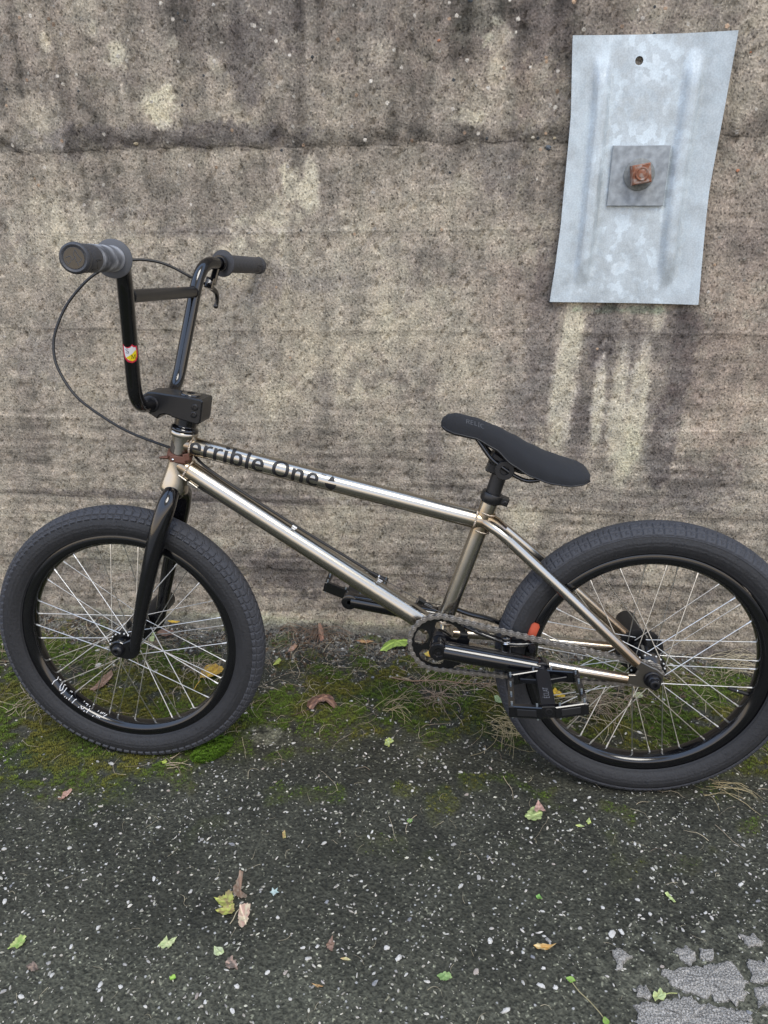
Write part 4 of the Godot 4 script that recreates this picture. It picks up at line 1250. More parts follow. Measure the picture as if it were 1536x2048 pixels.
	leaf("pinkish leaf scrap seen under the brake behind the crank", [[0.560, 0.055], [0.575, 0.045], [0.588, 0.055], [0.582, 0.075], [0.566, 0.074]], Color(0.44, 0.28, 0.18), pink, 0.004, Vector2.ZERO, 0.010, 0.0, null, "leaf_scrap")
	leaf("thin yellow-green leaflet on the asphalt below the rear tyre", [[0.770, 0.567], [0.777, 0.563], [0.786, 0.567], [0.779, 0.571]], Color(0.42, 0.46, 0.12), palegreen, 0.001, Vector2.ZERO, 0.002, 0.0, null, "leaflet")
	leaf("yellow-green three-sided leaflet just right of the thin one below the rear tyre", [[0.790, 0.553], [0.797, 0.545], [0.799, 0.556], [0.793, 0.561]], Color(0.40, 0.46, 0.12), palegreen, 0.001, Vector2.ZERO, 0.002, 0.0, null, "leaflet")
	leaf("small green leaf chip on the asphalt left of the pink-tipped leaf", [[0.477, 0.585], [0.481, 0.578], [0.487, 0.580], [0.484, 0.589]], Color(0.14, 0.30, 0.05), green, 0.001, Vector2.ZERO, 0.002, 0.0, null, "leaflet")
	leaf("small yellow-green leaf chip alone on the asphalt above the leaf group", [[0.266, 0.640], [0.270, 0.636], [0.275, 0.650], [0.271, 0.655]], Color(0.36, 0.36, 0.12), tan_, 0.001, Vector2.ZERO, 0.002, 0.0, null, "leaflet")
	leaf("slim green leaf chip right of the middle of the asphalt", [[0.892, 0.692], [0.897, 0.690], [0.906, 0.706], [0.901, 0.708]], Color(0.34, 0.40, 0.14), palegreen, 0.001, Vector2.ZERO, 0.002, 0.0, null, "leaflet")
	leaf("tiny green leaf chip in the middle of the asphalt", [[0.692, 0.718], [0.698, 0.714], [0.702, 0.722], [0.695, 0.724]], Color(0.16, 0.34, 0.08), green, 0.001, Vector2.ZERO, 0.002, 0.0, null, "leaflet")
	leaf("yellow-green round leaflet under the front tyre's contact point", [[-0.012, 0.497], [-0.006, 0.491], [0.000, 0.497], [-0.006, 0.504]], Color(0.34, 0.42, 0.06), yg, 0.001, Vector2.ZERO, 0.004, 0.0, null, "leaflet")
	leaf("grey-blue lichen star on the asphalt right of the leaf group", [[0.276, 0.760], [0.279, 0.757], [0.278, 0.751], [0.283, 0.755], [0.287, 0.750], [0.287, 0.756], [0.292, 0.759], [0.287, 0.761], [0.284, 0.767], [0.281, 0.762]], Color(0.34, 0.44, 0.40), Color(0.46, 0.54, 0.50), 0.0006, Vector2.ZERO, 0.0015, 0.0, null, "lichen", 0.0008, "lichen", 1.0)
	# a trailing weed: thin stem with two leaves
	var sprig := part("weed_sprig", self, Transform3D(Basis.IDENTITY, Vector3(0.75, 0, 0.872)))
	tag(sprig, "thin weed stem with a green leaf at each end, near the bottom edge", "plant")
	var sb := MB.new()
	var pts := []
	for q in [[0.731, 0.850], [0.740, 0.864], [0.752, 0.874], [0.763, 0.888], [0.771, 0.900]]: pts.append(Vector3(q[0] - 0.75, ground_height(q[0], q[1]) + 0.003, q[1] - 0.872))
	sb.tube(curve_path(pts, 5), 0.0008, 5, true)
	for i in sb.col.size(): sb.col[i] = Color(0.30, 0.26, 0.14)
	obj("stem", sb, mat.leaf, sprig)
	for q in [[0.731, 0.850, 0.3], [0.771, 0.902, 1.3]]:
		var lf := MB.new()
		var d := Vector2(cos(q[2]), sin(q[2]))
		var nn := Vector2(-d.y, d.x)
		var row := []
		for i in 7:
			var t := i / 6.0
			for j in 5:
				var s := (j - 2) / 2.0
				var p: Vector2 = Vector2(q[0], q[1]) + d * (t - 0.5) * 0.013 + nn * s * 0.0045 * sin(PI * clampf(t, 0.06, 0.97))
				row.append(Vector3(p.x - 0.75, ground_height(p.x, p.y) + 0.003 + s * s * 0.0015, p.y - 0.872))
		lf.grid(row, 7, 5, false, null, null, true)
		for i in lf.col.size(): lf.col[i] = Color(0.22, 0.36, 0.07)
		obj("leaf_blade", lf, mat.leaf, sprig)

# ------------------------------------------------------------------ galvanised plate on the wall
func build_plate() -> void:
	var root := part("anchor_plate", self, Transform3D(Basis.IDENTITY, Vector3(0.8588, 1.0552, 0)))
	tag(root, "curved galvanised steel plate bolted to the wall at upper right", "metal plate")
	var im := noise(FastNoiseLite.TYPE_CELLULAR, 0.046, 401, 1)
	im.cellular_return_type = FastNoiseLite.RETURN_CELL_VALUE
	im.domain_warp_enabled = true
	im.domain_warp_amplitude = 22.0
	im.domain_warp_frequency = 0.02
	var sp := im.get_image(512, 820).get_data()
	var cl := noise(FastNoiseLite.TYPE_SIMPLEX, 0.007, 402, 5).get_image(512, 820).get_data()
	var fi := noise(FastNoiseLite.TYPE_SIMPLEX, 0.12, 403, 3).get_image(512, 820).get_data()
	var vi := noise(FastNoiseLite.TYPE_SIMPLEX, 0.06, 404, 3).get_image(512, 52)
	vi.resize(512, 820)
	var ve := vi.get_data()
	var data := PackedByteArray()
	data.resize(512 * 820 * 3)
	var rg := PackedByteArray()
	rg.resize(512 * 820)
	for i in 512 * 820:
		var c := cl[i] / 255.0 - 0.5
		var s := sp[i] / 255.0
		var mid := clampf(1.6 - absf((i % 512) / 512.0 - 0.48) * 4.0, 0.0, 1.0)
		var l := 0.56 + c * 0.18 + (fi[i] / 255.0 - 0.5) * 0.14 + (s - 0.5) * 0.05 + (ve[i] / 255.0 - 0.5) * 0.03
		if s > 0.55: l += 0.12 * mid * clampf(0.55 + c * 3.0, 0.0, 1.0)
		data[i * 3] = int(pow(l * 0.90, 0.4545) * 255)
		data[i * 3 + 1] = int(pow(l * 1.0, 0.4545) * 255)
		data[i * 3 + 2] = int(pow(l * 1.05, 0.4545) * 255)
		rg[i] = int(clampf(140 + c * 80 + (70 if s > 0.62 else 0) - 30 * mid, 0, 255))
	var zinc := std(Color.WHITE, 1.0, 0.22)
	zinc.albedo_texture = ImageTexture.create_from_image(Image.create_from_data(512, 820, false, Image.FORMAT_RGB8, data))
	zinc.roughness_texture = ImageTexture.create_from_image(Image.create_from_data(512, 820, false, Image.FORMAT_L8, rg))
	zinc.normal_enabled = true
	zinc.normal_texture = fine_normal(256, 0.05, 3.0, 405)
	zinc.normal_scale = 0.12
	mat.zinc = zinc
	var nu := 57
	var nv := 93
	var left := [[0.822, 0.7122], [0.90, 0.7175], [0.97, 0.7227], [1.15, 0.7266], [1.2847, 0.718]]
	var place := func(u: float, t: float, back: float) -> Vector3:
		var y := lerpf(0.8222, 1.2805, t)
		var xl := sample([0.8231, 0.90, 0.9681, 1.1506, 1.2847], [0.7122, 0.7185, 0.7227, 0.7262, 0.7185], y)
		var xr := sample([0.819, 1.0273, 1.1763, 1.2789], [0.9983, 0.9905, 0.9950, 0.9965], y)
		var x := lerpf(xl, xr, u)
		y += (u - 0.5) * -0.004
		var z := 0.012
		for k in 2:
			var cx := 0.195 if k == 0 else 0.775
			var half := 0.078
			var across := absf(u - cx) / half
			var fade := smoothstep(0.05, 0.20, t) * (1.0 - smoothstep(0.81, 0.96, t))
			z += 0.0135 * fade * (1.0 - smoothstep(0.35, 0.80, across)) - 0.0012 * fade * exp(-pow((across - 0.95) / 0.16, 2.0))
		z += 0.011 * pow(absf(u - 0.5) * 2.0, 2.0) * (0.3 + 0.7 * pow(absf(t - 0.45) * 2.0, 2.0)) * (1.2 if u > 0.5 else 0.6)
		z += 0.004 * sin(t * 5.0 + u * 3.0) * absf(u - 0.5)
		return Vector3(x - 0.8588, y - 1.0552, z - back)
	var mb := MB.new()
	var hi := 24
	var hj := 84
	var hr := 0.0072
	for side in 2:
		var back := 0.0 if side == 0 else 0.0032
		var base := mb.v.size()
		var pos := []
		for i in nu:
			for j in nv: pos.append(place.call(float(i) / (nu - 1), float(j) / (nv - 1), back))
		for i in nu:
			for j in nv:
				var du: Vector3 = pos[mini(i + 1, nu - 1) * nv + j] - pos[maxi(i - 1, 0) * nv + j]
				var dv: Vector3 = pos[i * nv + mini(j + 1, nv - 1)] - pos[i * nv + maxi(j - 1, 0)]
				var nn := du.cross(dv).normalized() * (1.0 if side == 0 else -1.0)
				mb.add(pos[i * nv + j], nn, Vector2(float(i) / (nu - 1), 1.0 - float(j) / (nv - 1)))
		for i in nu - 1:
			for j in nv - 1:
				if i >= hi - 2 and i < hi + 2 and j >= hj - 2 and j < hj + 2: continue
				mb.quad(base + i * nv + j, base + (i + 1) * nv + j, base + (i + 1) * nv + j + 1, base + i * nv + j + 1)
		# round hole
		var c: Vector3 = pos[hi * nv + hj]
		var loop := []
		for k in 4: loop.append([hi - 2 + k, hj - 2])
		for k in 4: loop.append([hi + 2, hj - 2 + k])
		for k in 4: loop.append([hi + 2 - k, hj + 2])
		for k in 4: loop.append([hi - 2, hj + 2 - k])
		var rim := []
		for q in loop:
			var p: Vector3 = pos[q[0] * nv + q[1]]
			var d := Vector2(p.x - c.x, p.y - c.y).normalized() * hr
			rim.append(mb.add(Vector3(c.x + d.x, c.y + d.y, c.z), Vector3(0, 0, 1 if side == 0 else -1), Vector2(float(hi) / (nu - 1), 1.0 - float(hj) / (nv - 1))))
		for k in 16:
			var k2 := (k + 1) % 16
			mb.quad(base + loop[k][0] * nv + loop[k][1], base + loop[k2][0] * nv + loop[k2][1], rim[k2], rim[k])
		if side == 0:
			for k in 16:
				var a: Vector3 = mb.v[rim[k]]
				var b: Vector3 = mb.v[rim[(k + 1) % 16]]
				var nn := Vector3(c.x - a.x, c.y - a.y, 0).normalized()
				mb.quad(mb.add(a, nn), mb.add(b, nn), mb.add(b - Vector3(0, 0, 0.0032), nn), mb.add(a - Vector3(0, 0, 0.0032), nn))
			var edge := []
			for i in nu: edge.append([i, 0, Vector3(0, -1, 0)])
			for j in nv: edge.append([nu - 1, j, Vector3(1, 0, 0)])
			for i in nu: edge.append([nu - 1 - i, nv - 1, Vector3(0, 1, 0)])
			for j in nv: edge.append([0, nv - 1 - j, Vector3(-1, 0, 0)])
			for k in edge.size():
				var e: Array = edge[k]
				var f: Array = edge[(k + 1) % edge.size()]
				if e[2] != f[2]: continue
				var a: Vector3 = pos[e[0] * nv + e[1]]
				var b: Vector3 = pos[f[0] * nv + f[1]]
				mb.quad(mb.add(a, e[2], Vector2(0.5, 0.1)), mb.add(b, e[2], Vector2(0.5, 0.1)), mb.add(b - Vector3(0, 0, 0.0032), e[2], Vector2(0.5, 0.1)), mb.add(a - Vector3(0, 0, 0.0032), e[2], Vector2(0.5, 0.1)))
	obj("sheet", mb, zinc, root)
	var grey := tri(std(lin(0.40, 0.435, 0.46), 0.6, 0.35), 9.0)
	var gn := NoiseTexture2D.new()
	gn.noise = noise(FastNoiseLite.TYPE_SIMPLEX, 0.02, 411, 5)
	gn.width = 256; gn.height = 256; gn.seamless = true
	var gg := Gradient.new()
	gg.set_color(0, Color(0.78, 0.78, 0.78)); gg.set_color(1, Color(1, 1, 1))
	gn.color_ramp = gg
	grey.albedo_texture = gn
	var sq := MB.new()
	sq.box(Vector3(-0.001, -0.0025, 0.0155), Vector3(0.1035, 0.1035, 0.0062), 0.0008, Basis(Vector3(0, 0, 1), -0.012))
	obj("square_washer", sq, grey, root)
	var rw := MB.new()
	rw.lathe([Vector2(0.001, 0.0187), Vector2(0.0265, 0.0187), Vector2(0.028, 0.0195), Vector2(0.028, 0.0212), Vector2(0.027, 0.022), Vector2(0.001, 0.022)], Transform3D(Basis.IDENTITY, Vector3(0, 0, 0)), 40)
	var wash := tri(std(lin(0.27, 0.285, 0.28), 0.65, 0.4), 20.0)
	wash.albedo_texture = gn
	obj("round_washer", rw, wash, root)
	var rust := tri(std(Color.WHITE, 0.85, 0.15), 7.0)
	var rn := NoiseTexture2D.new()
	rn.noise = noise(FastNoiseLite.TYPE_SIMPLEX, 0.03, 421, 5)
	rn.width = 256; rn.height = 256; rn.seamless = true
	var rr := Gradient.new()
	rr.set_color(0, lin(0.13, 0.05, 0.03)); rr.set_color(1, lin(0.44, 0.40, 0.37))
	rr.add_point(0.45, lin(0.27, 0.105, 0.055))
	rr.add_point(0.65, lin(0.30, 0.21, 0.17))
	rn.color_ramp = rr
	rust.albedo_texture = rn
	var nut := MB.new()
	nut.box(Vector3(0, 0, 0.034), Vector3(0.0335, 0.0335, 0.024), 0.002, Basis(Vector3(0, 0, 1), 0.16))
	obj("nut", nut, rust, root)
	var be := MB.new()
	be.lathe([Vector2(0.0118, 0.046), Vector2(0.0118, 0.0475), Vector2(0.0105, 0.0485), Vector2(0.0075, 0.0472), Vector2(0.006, 0.0482), Vector2(0.0002, 0.048)], Transform3D.IDENTITY, 24)
	obj("bolt_end", be, rust, root)

# ------------------------------------------------------------------ bicycle
func heat(pts: Array, ends: Array, reach: float) -> Array:     # bronze and blue tint the steel keeps near its welds
	var out := []
	for p in pts:
		var d := 9.0
		for e in ends: d = minf(d, (p - e).length())
		var t := clampf(d / reach, 0.0, 1.0)
		var c := Color(1, 1, 1)
		if t < 1.0:
			c = Color(0.62, 0.50, 0.40).lerp(Color(0.98, 0.88, 0.74), smoothstep(0.0, 0.45, t)).lerp(Color(1, 1, 1), smoothstep(0.45, 1.0, t))
		out.append(c)
	return out

func line_pts(a: Vector3, b: Vector3, k: int) -> Array:
	var out := []
	for i in k + 1: out.append(a.lerp(b, float(i) / k))
	return out

func weld(mb: MB, c: Vector3, axis: Vector3, r: float, bead := 0.0022, n := 34) -> void:   # a ring of small overlapping beads
	var xf := axis_xf(c, axis)
	for i in n:
		var a := TAU * i / n
		var p := xf * Vector3(cos(a) * r, sin(a) * r, 0)
		mb.lathe([Vector2(0.0001, -bead * 0.7), Vector2(bead * 0.8, -bead * 0.4), Vector2(bead, 0.0), Vector2(bead * 0.8, bead * 0.4), Vector2(0.0001, bead * 0.7)], axis_xf(p, xf.basis * Vector3(cos(a), sin(a), 0)), 6)

func spoke_wheel(wheel: Node3D, flange_r: float, flange_near: float, flange_far: float, phase: float) -> void:
	var k := 0
	for f in 2:
		var fz := flange_near if f == 0 else -flange_far
		for j in 18:
			var hub := deg_to_rad(j * 20.0 + f * 10.0) + phase
			var rim := hub + deg_to_rad(62.0 if j % 2 == 0 else -62.0)
			var zin := fz + (0.0022 if j % 2 == 0 else -0.0022) * (1.0 if f == 0 else -1.0)
			var a := Vector3(cos(hub) * flange_r, sin(hub) * flange_r, zin)
			var b := Vector3(cos(rim) * 0.1885, sin(rim) * 0.1885, 0.0035 if f == 0 else -0.0035)
			var d := (b - a).normalized()
			var mb := MB.new()
			mb.tube([a, b], 0.00094, 6, false)
			mb.tube([b - d * 0.011, b - d * 0.0015, b], [0.0017, 0.0021, 0.0024], 6)
			mb.ball(Vector3(cos(hub) * flange_r, sin(hub) * flange_r, fz + (0.0030 if f == 0 else -0.0030)), 0.0022, 6)
			obj("spoke", mb, mat.spoke, wheel)
			k += 1

func build_rim(wheel: Node3D) -> void:
	var mb := MB.new()
	var half := [Vector2(0.1862, 0.0), Vector2(0.1868, 0.006), Vector2(0.1882, 0.0100), Vector2(0.1908, 0.0138), Vector2(0.1945, 0.0162), Vector2(0.1965, 0.0168), Vector2(0.2075, 0.0168), Vector2(0.2085, 0.0162), Vector2(0.2085, 0.0148), Vector2(0.200, 0.0140), Vector2(0.196, 0.004), Vector2(0.196, 0.0)]
	var prof := []
	for i in range(half.size() - 1, 0, -1): prof.append(Vector2(half[i].x, -half[i].y))
	prof.append_array(half)
	# outside faces the hub: reverse so that the normals look outward
	prof.reverse()
	mb.lathe(prof, Transform3D.IDENTITY, 120)
	for i in mb.n.size():
		pass
	obj("rim", mb, mat.rim, wheel)

func line_on(x: float, at: float, w: float) -> float:
	return 1.0 - smoothstep(w * 0.35, w * 0.65, absf(x - at))

func build_tyre(wheel: Node3D, major: float, minor: float, front: bool) -> void:
	var nu := 1500
	var th0 := deg_to_rad(66.0)
	var nv := 61
	var mb := MB.new()
	var pos := []
	pos.resize(nu * nv)
	var knobs := 106.0 if front else 92.0
	for i in nu:
		var turn := TAU * i / nu
		var a := fmod(knobs * i / nu, 1.0)
		var ah := fmod(knobs * i / nu + 0.5, 1.0)
		var even := int(knobs * i / nu) % 2 == 0
		var cu := cos(turn)
		var su := sin(turn)
		for j in nv:
			var th := lerpf(-th0, th0, float(j) / (nv - 1))
			var s := th * minor * 1000.0          # mm from the crown
			var as_ := absf(s)
			var own := a if s > 0 else ah
			var d := 0.0
			if front:
				if as_ > 24.5:
					d = 2.6 * maxf(1.0 - smoothstep(0.22, 0.30, own), smoothstep(0.96, 1.0, own))
					d = maxf(d, 1.2 * line_on(as_, 28.5, 1.8) * 0.6)
				elif as_ > 12.0:
					var sh := fmod(own + 0.10 * sin((as_ - 12.0) / 12.0 * PI) + 1.0, 1.0)
					d = 1.7 * maxf(1.0 - smoothstep(0.10, 0.17, sh), smoothstep(0.96, 1.0, sh))
				else:
					var zg := fmod(a + as_ / 15.0 * 0.9, 1.0)
					d = 1.3 * line_on(zg, 0.5, 0.16)
				d = maxf(d, 2.0 * line_on(as_, 24.0, 1.6))
				d = maxf(d, 0.8 * line_on(as_, 12.2, 1.2) * (1.0 if own > 0.45 else 0.0))
				if as_ > 31.5: d = maxf(d, 2.6 * smoothstep(31.5, 32.4, as_))
			else:
				if as_ > 7.0 and as_ < 29.5: d = 1.1 * maxf(line_on(own, 0.02, 0.13), line_on(own, 1.02, 0.13))
				d = maxf(d, 1.1 * line_on(as_, 19.0, 1.9))
				var alt := even if s > 0 else not even
				if as_ > 19.0 and as_ < 26.5: d = maxf(d, 1.0 * (line_on(own, 0.52, 0.09) if as_ > 20.5 else 0.0))
				if as_ > 24.0 and as_ < 26.5: d = maxf(d, 1.0 * (line_on(as_, 25.2, 1.2) if own > 0.3 and own < 0.52 else 0.0))
				if as_ < 15.0 and as_ > 4.0:
					if alt:
						d = maxf(d, 1.0 * line_on(own, 0.5, 0.09) * (1.0 if as_ > 6.0 else 0.0))
					else:
						d = maxf(d, 1.0 * line_on(as_, 6.0, 1.3) * (1.0 if own > 0.25 and own < 0.8 else 0.0))
						d = maxf(d, 1.0 * line_on(as_, 12.0, 1.3) * (1.0 if own > 0.25 and own < 0.6 else 0.0))
						d = maxf(d, 1.0 * line_on(own, 0.28, 0.09) * (1.0 if as_ > 5.5 and as_ < 12.5 else 0.0))
				if as_ > 31.0: d = maxf(d, 0.9 * smoothstep(31.0, 32.0, as_))
			var r := minor + 0.0008 - d * 0.001 * (1.35 if front else 1.7)
			pos[i * nv + j] = Vector3((major + r * cos(th)) * cu, (major + r * cos(th)) * su, r * sin(th))
	mb.grid(pos, nu, nv, true)
	var tyre := obj("tyre", mb, mat.tread, wheel)
	var sw := MB.new()
	for side in [-1.0, 1.0]:
		var prof := []
		for k in 19:
			var th := lerpf(deg_to_rad(64.5), deg_to_rad(142.0), k / 18.0)
			var r := minor - 0.0018
			if k == 5 or k == 8: r += 0.0007
			if k == 16: r += 0.0008
			prof.append(Vector2(major + r * cos(th), r * sin(th)))
		sw.lathe(prof, Transform3D(Basis.from_scale(Vector3(1, 1, side)), Vector3.ZERO), 160)
	for i in sw.n.size():
		var p := sw.v[i]
		var c := Vector3(p.x, p.y, 0).normalized() * major
		if sw.n[i].dot(p - c) < 0.0: sw.n[i] = -sw.n[i]
	var ids := sw.idx
	sw.idx = PackedInt32Array()
	for t in range(0, ids.size(), 3): sw.tri(ids[t], ids[t + 1], ids[t + 2])
	obj("sidewall", sw, mat.rubber, wheel)
	# moulding whiskers
	var wk := MB.new()
	rng.seed = 31 if front else 47
	for i in 46:
		var ph := rng.randf() * TAU
		var th := rng.randf_range(1.25, 2.1)
		var p := Vector3((major + minor * cos(th)) * cos(ph), (major + minor * cos(th)) * sin(ph), minor * sin(th))
		var nn := (p - Vector3(cos(ph), sin(ph), 0) * major).normalized()
		wk.tube([p - nn * 0.002, p + nn * 0.002, p + nn * 0.003 + Vector3(rng.randf_range(-1, 1), rng.randf_range(-1, 1), 0) * 0.002], 0.0003, 4, false)
	var wo := obj("whiskers", wk, mat.rubber, wheel)
	wo.set_meta("kind", "stuff")

func hub_lathe(prof: Array) -> MB:
	var mb := MB.new()
	mb.lathe(prof, Transform3D.IDENTITY, 36)
	return mb

func build_bicycle() -> void:
	var lean := Basis(Vector3.UP, 0.0078) * Basis(Vector3.RIGHT, -0.076)
	var rear_axle := Vector3(0.8816, 0.2597, 0.4371)
	var bike := part("bicycle", self, Transform3D(lean, rear_axle - lean * OFF))
	tag(bike, "bare steel freestyle bicycle with black bars and saddle, leaning on the concrete wall", "bicycle")
	var at := Transform3D(Basis.IDENTITY, OFF)
	# steering assembly: x rearwards, y along the steering axis, z to the bicycle's left
	var ax := Vector3(cos(HEAD_ANGLE), sin(HEAD_ANGLE), 0)
	var fw := Vector3(-sin(HEAD_ANGLE), cos(HEAD_ANGLE), 0)
	var a0 := Vector3(FRONT_AXLE_X, -0.0026, 0) - fw * 0.0305
	var steer := Transform3D(Basis(ax, 0.0076) * Basis(-fw, ax, Vector3(0, 0, 1)), a0 + OFF)
	var h := func(s: float) -> Vector3: return a0 + ax * s
	build_frame(bike, at, a0, ax)
	build_wheels(bike, at, steer)
	build_fork(bike, steer)
	build_cockpit(bike, steer)
	build_seat(bike, at)
	build_drive(bike, at)
	build_brake(bike, at, steer, a0, ax)

func build_frame(bike: Node3D, at: Transform3D, a0: Vector3, ax: Vector3) -> void:
	var frame := part("frame", bike, at)
	var zdir := Vector3(0, 0, 1)
	var node := Vector3(-0.2900, 0.2500, 0)                 # top tube meets seat tube
	var tt0 := a0 + ax * 0.3965
	var dt0 := a0 + ax * 0.3595
	var st_top := Vector3(-0.2815, 0.2835, 0)
	# head tube
	var mb := MB.new()
	var hx := Transform3D(axis_xf(a0, ax).basis, a0)
	mb.lathe([Vector2(0.0175, 0.3090), Vector2(0.0240, 0.3090), Vector2(0.0246, 0.3105), Vector2(0.0246, 0.316), Vector2(0.0238, 0.3215), Vector2(0.0225, 0.330), Vector2(0.0198, 0.343), Vector2(0.0182, 0.354), Vector2(0.0178, 0.366), Vector2(0.0178, 0.400), Vector2(0.0188, 0.408), Vector2(0.0190, 0.411)], hx, 48)
	obj("head_tube", mb, mat.steel, frame)
	mb = MB.new()
	var badge := on_tube(a0 + ax * 0.366, ax, Vector3(-0.86, 0, 0.5), 0.0181)
	lay(mb, poly_tris([Vector2(0, -0.011), Vector2(0.004, -0.013), Vector2(0.026, -0.013), Vector2(0.034, -0.006), Vector2(0.034, 0.006), Vector2(0.026, 0.013), Vector2(0.004, 0.013), Vector2(0, 0.011)]), 0.003, badge)
	obj("head_badge", mb, mat.dark_steel, frame)
	# main tubes
	mb = MB.new()
	var pts := line_pts(tt0, node, 40)
	mb.tube(pts, 0.0160, 32, true, heat(pts, [tt0 + Vector3(0.014, 0, 0), node], 0.034))
	obj("top_tube", mb, mat.steel, frame)
	mb = MB.new()
	pts = line_pts(dt0, BB, 44)
	mb.tube(pts, 0.0178, 32, true, heat(pts, [dt0 + Vector3(0.014, 0, 0), BB], 0.04))
	obj("down_tube", mb, mat.steel, frame)
	mb = MB.new()
	pts = line_pts(BB, st_top, 30)
	mb.tube(pts, 0.0143, 28, true, heat(pts, [BB, node], 0.034))
	obj("seat_tube", mb, mat.steel, frame)
	# bottom bracket shell
	mb = MB.new()
	mb.lathe([Vector2(0.0195, -0.0345), Vector2(0.0235, -0.0345), Vector2(0.0240, -0.0335), Vector2(0.0240, 0.0335), Vector2(0.0235, 0.0345), Vector2(0.0195, 0.0345)], Transform3D(Basis.IDENTITY, BB), 36)
	obj("bottom_bracket_shell", mb, mat.steel, frame)
	# stays
	for s in [1.0, -1.0]:
		mb = MB.new()
		pts = smooth_path([Vector3(-0.292, 0.252, 0.006 * s), Vector3(-0.262, 0.238, 0.020 * s), Vector3(-0.150, 0.140, 0.037 * s), Vector3(-0.026, 0.026, 0.052 * s)], [0.02, 0.03])
		mb.tube(pts, 0.0093, 20, true, heat(pts, [pts[0], pts[-1]], 0.026))
		obj("seat_stay", mb, mat.steel, frame)
		mb = MB.new()
		pts = smooth_path([Vector3(-0.345, 0.028, 0.020 * s), Vector3(-0.245, 0.018, 0.036 * s), Vector3(-0.165, 0.008, 0.046 * s), Vector3(-0.040, -0.003, 0.055 * s)], [0.02, 0.03])
		mb.tube(pts, 0.0090, 20, true, heat(pts, [pts[0], pts[-1]], 0.026))
		obj("chain_stay", mb, mat.steel, frame)
		mb = MB.new()
		mb.prism([Vector2(-0.052, -0.010), Vector2(-0.034, -0.012), Vector2(-0.016, -0.017), Vector2(0.000, -0.0195), Vector2(0.013, -0.0145), Vector2(0.0185, -0.003), Vector2(0.0165, 0.010), Vector2(0.006, 0.0185), Vector2(-0.006, 0.0235), Vector2(-0.022, 0.032), Vector2(-0.031, 0.034), Vector2(-0.033, 0.026), Vector2(-0.024, 0.015), Vector2(-0.028, 0.006), Vector2(-0.052, 0.005)], 0.0515 if s > 0 else -0.0575, 0.0575 if s > 0 else -0.0515, 0.001)
		obj("dropout", mb, mat.dark_steel if s < 0 else mat.steel_dull, frame)
	# seat stay bridge and wishbone gusset
	mb = MB.new()
	mb.tube([Vector3(-0.178, 0.164, -0.030), Vector3(-0.178, 0.164, 0.030)], 0.0055, 14)
	obj("bridge", mb, mat.steel, frame)
	mb = MB.new()
	pts = [node + Vector3(0.004, 0.002, 0), Vector3(-0.272, 0.245, 0), Vector3(-0.256, 0.234, 0)]
	mb.tube(pts, [0.0155, 0.0140, 0.0105], 20, true, [Color(0.8, 0.62, 0.44), Color(0.95, 0.76, 0.54), Color(0.8, 0.72, 0.75)], 1.0)
	obj("gusset", mb, mat.steel, frame)
	# gusset under the down tube at the head, with its slot
	mb = MB.new()
	var dd := (BB - dt0).normalized()
	var up := Vector3(-dd.y, dd.x, 0)
	var gx := Transform3D(Basis(dd, up, zdir), dt0)
	mb.prism([Vector2(0.004, -0.014), Vector2(0.020, -0.0265), Vector2(0.030, -0.0255), Vector2(0.062, -0.0195), Vector2(0.066, -0.012)], -0.0035, 0.0035, 0.001, gx)
	obj("head_gusset", mb, mat.steel, frame)
	mb = MB.new()
	for k in 2:
		var c := Vector3(0.020 + 0.022 * k, -0.0120, 0.0155)
		mb.tube([gx * (c + Vector3(-0.008, 0, 0)), gx * (c + Vector3(0.009, -0.001, -0.0005))], 0.0022, 8)
	obj("weld_bead", mb, mat.steel, frame)
	# fillets of weld where the tubes meet
	mb = MB.new()
	weld(mb, a0 + ax * 0.3965 + (node - tt0).normalized() * 0.0185, node - tt0, 0.0162)
	obj("weld", mb, mat.weld, frame)
	mb = MB.new()
	weld(mb, a0 + ax * 0.3595 + dd * 0.0205, dd, 0.0180)
	obj("weld", mb, mat.weld, frame)
	mb = MB.new()
	weld(mb, node + (tt0 - node).normalized() * 0.0145, node - tt0, 0.0160)
	obj("weld", mb, mat.weld, frame)
	mb = MB.new()
	weld(mb, node + (st_top - BB).normalized() * 0.0165, st_top - BB, 0.0145, 0.0018)
	obj("weld", mb, mat.weld, frame)
	mb = MB.new()
	weld(mb, node - (st_top - BB).normalized() * 0.0165, st_top - BB, 0.0145, 0.0018)
	obj("weld", mb, mat.weld, frame)
	mb = MB.new()
	weld(mb, BB + (dt0 - BB).normalized() * 0.0245, dd, 0.0178)
	obj("weld", mb, mat.weld, frame)
	mb = MB.new()
	weld(mb, BB + (node - BB).normalized() * 0.0245, node - BB, 0.0145)
	obj("weld", mb, mat.weld, frame)
	# lettering on the top tube
	var td := (node - tt0).normalized()
	var face := Vector3(0, 0.42, 1).normalized()
	var f0 := on_tube(tt0 + td * 0.0190, td, face, 0.0163)
	mb = MB.new()
	var tri_ := text_tris("errible One", 0.0300, false, 0.30)
	var hi := Vector2.ZERO
	for p in tri_: hi = hi.max(p)
	for i in tri_.size(): tri_[i] = Vector2(tri_[i].x * 0.2260 / hi.x, tri_[i].y - 0.0180)
	lay(mb, tri_, 0.0022, f0)
	for q in 2:      # a bolder stroke: the same letters once more a hair to each side
		var moved := tri_.duplicate()
		for i in moved.size(): moved[i] += Vector2(0.0005 if q == 0 else -0.0005, 0.0)
		lay(mb, moved, 0.0022, on_tube(tt0 + td * 0.0190, td, face, 0.01637 + 0.00006 * q))
	tri_ = text_tris("TM", 0.0040)
	for i in tri_.size(): tri_[i] = tri_[i] + Vector2(0.2290, 0.0045)
	lay(mb, tri_, 0.002, f0)
